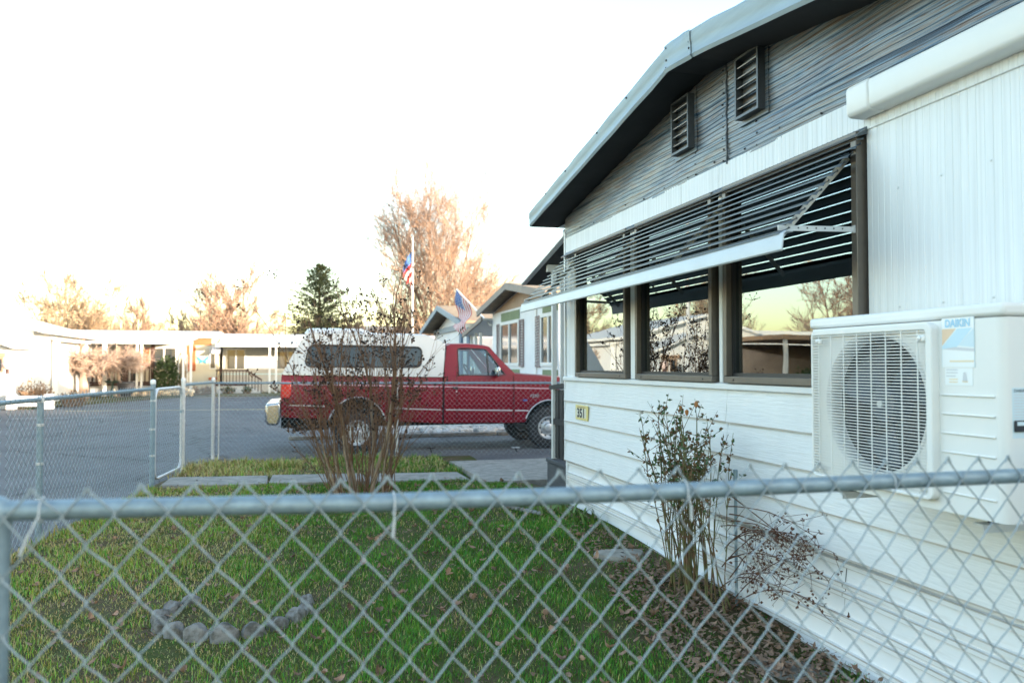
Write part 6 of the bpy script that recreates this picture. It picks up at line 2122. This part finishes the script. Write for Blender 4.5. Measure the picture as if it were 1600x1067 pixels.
# ---------------------------------------------------------------- homes out of frame whose shade and reflection the picture shows
s1 = thing('mobile_home', 'white home standing on the near side of the viewer, across the side yard', 'house', (9, -6, 0))
MB().prism([(-9.5, 0.0), (-2.6, 0.0), (-2.6, 3.0), (-6, 3.55), (-9.5, 3.0)], 'x', 3.2, 22).build('wall', M['far_white'], s1)
MB().prism([(-10, 3.0), (-6, 3.62), (-2.2, 3.0), (-2.2, 3.12), (-6, 3.75), (-10, 3.12)], 'x', 2.9, 22.3).build('roof', M['roof_metal'], s1)
s2 = thing('mobile_home', 'long white home behind the gravel lot to the right, out of the picture', 'house', (26, 8, 0))
MB().prism([(20, 0.0), (27, 0.0), (27, 3.0), (23.5, 3.6), (20, 3.0)], 'y', -22, 40).build('wall', M['far_white'], s2)
MB().prism([(19.6, 2.98), (23.5, 3.66), (27.4, 2.98), (27.4, 3.1), (23.5, 3.8), (19.6, 3.1)], 'y', -22.4, 40.4).build('roof', M['roof_metal'], s2)
s3 = thing('mobile_home', 'white gabled home across the asphalt to the left, seen only in the window glass', 'house', (-16, 14, 0))
MB().prism([(10, 0.0), (18, 0.0), (18, 2.9), (14, 3.75), (10, 2.9)], 'x', -26, -14.5).build('wall', M['far_white'], s3)
MB().prism([(9.5, 2.8), (14, 3.78), (18.5, 2.8), (18.5, 2.94), (14, 3.92), (9.5, 2.94)], 'x', -26.3, -14.1).build('roof', M['far_white'], s3)
far_window(s3, 'x', 11, 13, 1.2, 2.4, -14.5, 0.08, sgn=1)
far_window(s3, 'x', 15, 17, 1.2, 2.4, -14.5, 0.08, sgn=1)
MB().box(-14.5, -12.5, 9.8, 18.2, 2.55, 2.65).build('awning_sheet', M['tan_soffit'], s3)

# carport and hedge left of the picture, mirrored in the near window
c2 = thing('carport', 'flat carport on white posts beyond the left edge, mirrored in the near window', 'carport', (-15.5, 26.5, 0))
MB().box(-20, -11.6, 25.2, 30.5, 2.45, 2.62).build('roof_sheet', M['tan_soffit'], c2)
MB().box(-20, -11.6, 30.2, 30.4, 0.0, 2.4).build('back_wall', M['trim_brown_grey'], c2)
for x in (-19.6, -17.6, -15.4, -13.4, -11.8):
    MB().box(x - 0.06, x + 0.06, 25.3, 25.42, 0.0, 2.45).build('post', M['far_white'], c2)
hg = thing('hedge', 'loose dark hedge left of the picture before the carport', 'hedge', (-15, 23.6, 0))
mb = MB()
for i in range(4200):
    x = rnd.uniform(-20.5, -10.8)
    hh = 1.25 + 0.35 * math.sin(x * 1.9) + 0.25 * math.sin(x * 4.3)
    leaf_quads(mb, (x, 23.6 + rnd.gauss(0, 0.35), rnd.uniform(0.05, 1) ** 0.8 * hh), rnd.uniform(0.10, 0.22), rnd.uniform(0.03, 0.06), rv(1), rnd.uniform(0, 6))
mb.build('foliage', M['hedge'], hg)
# ---------------------------------------------------------------- trees
def bare_tree(name, lab, c, hgt, spread, n_limbs, up, mt, mb_, stems=1, dens_=1.0, trunk_r=None, clear=0.18, grp='bare winter trees beyond the far homes', seed=1, fine_r=0.022, droop=0.0):
    rg = random.Random(seed)
    x, y, z = c
    t = thing(name, lab, 'tree', c, grp)
    trunk_r = trunk_r or hgt * 0.018
    sg = []
    tips = []

    def g3(s_):
        return Vector((rg.gauss(0, s_), rg.gauss(0, s_), rg.gauss(0, s_)))

    def grow(p, d, L, r_, lvl):
        n_ = (6, 4, 3, 2)[min(lvl, 3)]
        d = Vector(d).normalized()
        cur = Vector(p)
        pts = [cur]
        for i in range(n_):
            d = (d + g3((0.10, 0.14, 0.18, 0.2)[min(lvl, 3)]) + Vector((0, 0, up * (0.10 if lvl < 3 else 0.03) - droop * (0.12 if lvl > 1 else 0)))).normalized()
            nx_ = cur + d * L / n_
            ra, rb_ = r_ * (1 - 0.6 * i / n_), r_ * (1 - 0.6 * (i + 1) / n_)
            sg.append((cur, nx_, max(ra, fine_r * 0.6), max(rb_, fine_r * 0.5)))
            cur = nx_
            pts.append(cur)
        if lvl >= 3:
            return
        k_ = int(((8, 7, 6)[lvl]) * dens_ + rg.random())
        for j in range(k_):
            f_ = rg.uniform(0.25, 1.0)
            i = min(n_ - 1, int(f_ * n_))
            q = pts[i] + (pts[i + 1] - pts[i]) * (f_ * n_ - i)
            axis = (pts[i + 1] - pts[i]).normalized()
            dd = axis + g3(0.50) * spread + Vector((0, 0, up * 0.22))
            grow(q, dd, L * rg.uniform(0.34, 0.58) * (1.15 - 0.4 * f_), max(r_ * 0.42, fine_r), lvl + 1)

    for s_ in range(stems):
        off = Vector((rg.gauss(0, 0.35), rg.gauss(0, 0.35), 0)) if stems > 1 else Vector((0, 0, 0))
        lean = Vector((rg.gauss(0, 0.16), rg.gauss(0, 0.16), 1)) if stems > 1 else Vector((rg.gauss(0, 0.04), rg.gauss(0, 0.04), 1))
        p = Vector(c) + off
        pts = [p]
        d = lean.normalized()
        H_ = hgt * rg.uniform(0.82, 0.98)
        for i in range(9):
            d = (d + g3(0.035) + Vector((0, 0, 0.02))).normalized()
            pts.append(pts[-1] + d * H_ * 0.72 / 9)
        rr = [trunk_r * (1.2 - 0.95 * (i / 9) ** 0.8) for i in range(10)]
        MB().tube(pts, rr, 8).build('trunk', mt, t, smooth=True)
        nl = max(4, int(n_limbs / stems))
        for j in range(nl):
            f_ = clear + (1 - clear) * (j + rg.random()) / nl
            i = min(8, int(f_ * 9))
            q = pts[i] + (pts[i + 1] - pts[i]) * (f_ * 9 - i)
            a = rg.uniform(0, 6.28)
            el = 0.30 + 0.7 * up
            dd = Vector((math.cos(a) * spread, math.sin(a) * spread, el))
            grow(q, dd, hgt * rg.uniform(0.22, 0.36) * (1.15 - 0.5 * f_) * (0.75 + 0.5 * spread), trunk_r * 0.42 * (1.1 - 0.6 * f_), 1)
        grow(pts[-1], d, hgt * 0.26, trunk_r * 0.3, 1)
    segs_mesh('crown', sg, mb_, t)
    return t


# the tall one in the middle, many upright stems
FT, FTT, FB = M['far_twig'], M['far_twig_tan'], M['far_bark']
bare_tree('bare_tree', 'tall many stemmed bare tree rising above the blue trimmed home', (10.3, 60, 0), 17.6, 0.9, 130, 0.85, FB, FT, stems=7, dens_=1.5, trunk_r=0.13, clear=0.10, seed=5, fine_r=0.012)
bare_tree('bare_tree', 'smaller bare tree on the left flank of the tall many stemmed tree', (6.9, 62, 0), 8.2, 0.8, 34, 0.7, FB, FT, stems=3, dens_=1.25, trunk_r=0.09, seed=8, fine_r=0.014)
bare_tree('bare_tree', 'low bushy bare tree between the conifer and the flagpole', (4.6, 66, 0), 6.2, 0.9, 28, 0.5, FB, FT, stems=3, dens_=1.2, trunk_r=0.08, seed=12, fine_r=0.015)
bare_tree('bare_tree', 'bare thicket tree low behind the red cab', (14.2, 64, 0), 10.5, 0.8, 44, 0.7, FB, FT, stems=4, dens_=1.25, trunk_r=0.11, seed=14, fine_r=0.015)
bare_tree('bare_tree', 'fan shaped bare tree above the long grey home', (-5.4, 60, 0), 9.2, 0.75, 60, 0.9, FB, FT, stems=5, dens_=1.3, trunk_r=0.10, clear=0.10, seed=21, fine_r=0.019)
bare_tree('bare_tree', 'low bare tree right of the fan shaped tree', (-2.9, 63, 0), 6.0, 0.95, 26, 0.4, FB, FT, stems=3, dens_=1.2, trunk_r=0.08, seed=23, fine_r=0.020)
bare_tree('bare_tree', 'broad tan bare tree above the cream home and carport', (-14.4, 58, 0), 8.4, 0.95, 56, 0.55, FB, FTT, stems=5, dens_=1.35, trunk_r=0.11, seed=31, fine_r=0.020)
bare_tree('bare_tree', 'slim bare tree over the middle of the cream home', (-10.2, 60, 0), 7.0, 0.6, 28, 0.8, FB, FT, stems=2, dens_=1.2, trunk_r=0.08, seed=35, fine_r=0.018)
bare_tree('bare_tree', 'sparse bare tree between the slim tree and the fan shaped tree', (-8.2, 64, 0), 6.2, 0.7, 24, 0.8, FB, FT, stems=3, dens_=1.1, trunk_r=0.07, seed=37, fine_r=0.019)
# low thicket behind the homes, one mass
rg = random.Random(77)
sg = []
for i in range(9000):
    x = rg.uniform(-22, 24)
    h_ = rg.uniform(1.0, 4.0) * (1.0 + 0.25 * math.sin(x * 0.7))
    p = Vector((x, 68 + rg.uniform(0, 6), rg.uniform(0, 1.5)))
    e_ = p + Vector((rg.gauss(0, 0.5), rg.gauss(0, 0.4), h_))
    m_ = (p + e_) / 2 + Vector((rg.gauss(0, 0.15), 0, 0))
    sg += [(p, m_, 0.026, 0.02), (m_, e_, 0.02, 0.010)]
    for k in range(2):
        sg.append((m_ + (e_ - m_) * rg.random() * 0.7, e_ + Vector((rg.gauss(0, 0.4), rg.gauss(0, 0.3), rg.gauss(0, 0.3))), 0.014, 0.009))
th = segs_mesh('thicket', sg, FTT, None, (0, 70, 0))
tag(th, label='low mass of bare brush behind the far homes', kind='stuff')
# small garden trees across the road
bare_tree('garden_tree', 'small garden tree with slender pale trunk and wide flat crown before the deck', (-8.15, 41.0, 0), 3.1, 2.6, 54, 0.04, M['blossom_twig'], M['blossom_twig'], dens_=1.0, trunk_r=0.11, clear=0.72, grp=None, seed=41, fine_r=0.009, droop=0.25)
bare_tree('garden_tree', 'weeping pinkish bare tree with thick trunk beside the carport', (-9.45, 40.0, 0), 3.1, 1.7, 46, 0.05, M['blossom_twig'], M['blossom_twig'], dens_=1.0, trunk_r=0.22, clear=0.62, grp=None, seed=43, fine_r=0.009, droop=0.5)

# conifer: drooping layered boughs
ct = thing('conifer_tree', 'broad grey green conifer between the bare trees', 'tree', (1.6, 68, 0))
MB().tube([(1.6, 68, 0), (1.55, 68, 9.8)], [0.28, 0.03], 8).build('trunk', M['far_bark'], ct)
mb = MB()
nb = 240
for i in range(nb):
    t = (i / nb) ** 0.85
    z = 0.8 + 9.0 * t
    L = (4.9 * (1 - t) ** 0.75 + 0.15) * rnd.uniform(0.55, 1.15)
    a = i * 2.399 + rnd.uniform(-0.4, 0.4)
    d = Vector((math.cos(a), math.sin(a), 0.30 + 0.35 * t))
    side_ = Vector((-math.sin(a), math.cos(a), 0))
    for j in range(int(14 + L * 34)):
        s_ = rnd.random() ** 0.7
        wv = 0.42 * L * s_ * (1.15 - s_) + 0.06
        p = Vector((1.6, 68, z)) + d * L * s_ + side_ * rnd.gauss(0, wv * 0.6) + Vector((0, 0, -0.16 * L * s_ * s_ + rnd.gauss(0, 0.05)))
        leaf_quads(mb, p, rnd.uniform(0.16, 0.34), rnd.uniform(0.028, 0.055), d + rv(0.45) + side_ * rnd.gauss(0, 0.5), rnd.uniform(-0.6, 0.6))
mb.build('crown', M['needle'], ct)
# trees out of frame on the left, mirrored in the windows
for i, (x, y, h_, lab) in enumerate(((-23, 36, 8.0, 'tan bare tree behind the carport on the left, seen in the window glass'), (-17.5, 40, 7.0, 'low bare tree behind the bright home, seen in the window glass'), (-30, 38, 9.0, 'bare tree far beyond the carport on the left, seen in the window glass'), (-21, 48, 8.5, 'bare tree behind the left homes near the cream home'))):
    bare_tree('bare_tree', lab, (x, y, 0), h_, 0.85, 40, 0.65, FB, FTT if i % 2 else FT, stems=4, dens_=1.15, trunk_r=0.11, seed=51 + i, fine_r=0.014)

for x, y, k_, lab in ((29, -16.8, 1.25, 'unseen conifer behind the homes on the right, added to shade the truck canopy'), (32, -24, 1.6, 'taller unseen conifer beyond the viewer, added to block bright low sky')):  # added out of view to keep bright low sky off the canopy
    copy_tree(ct, (x, y, 0), lab, rz=x * 1.0, sc=k_)
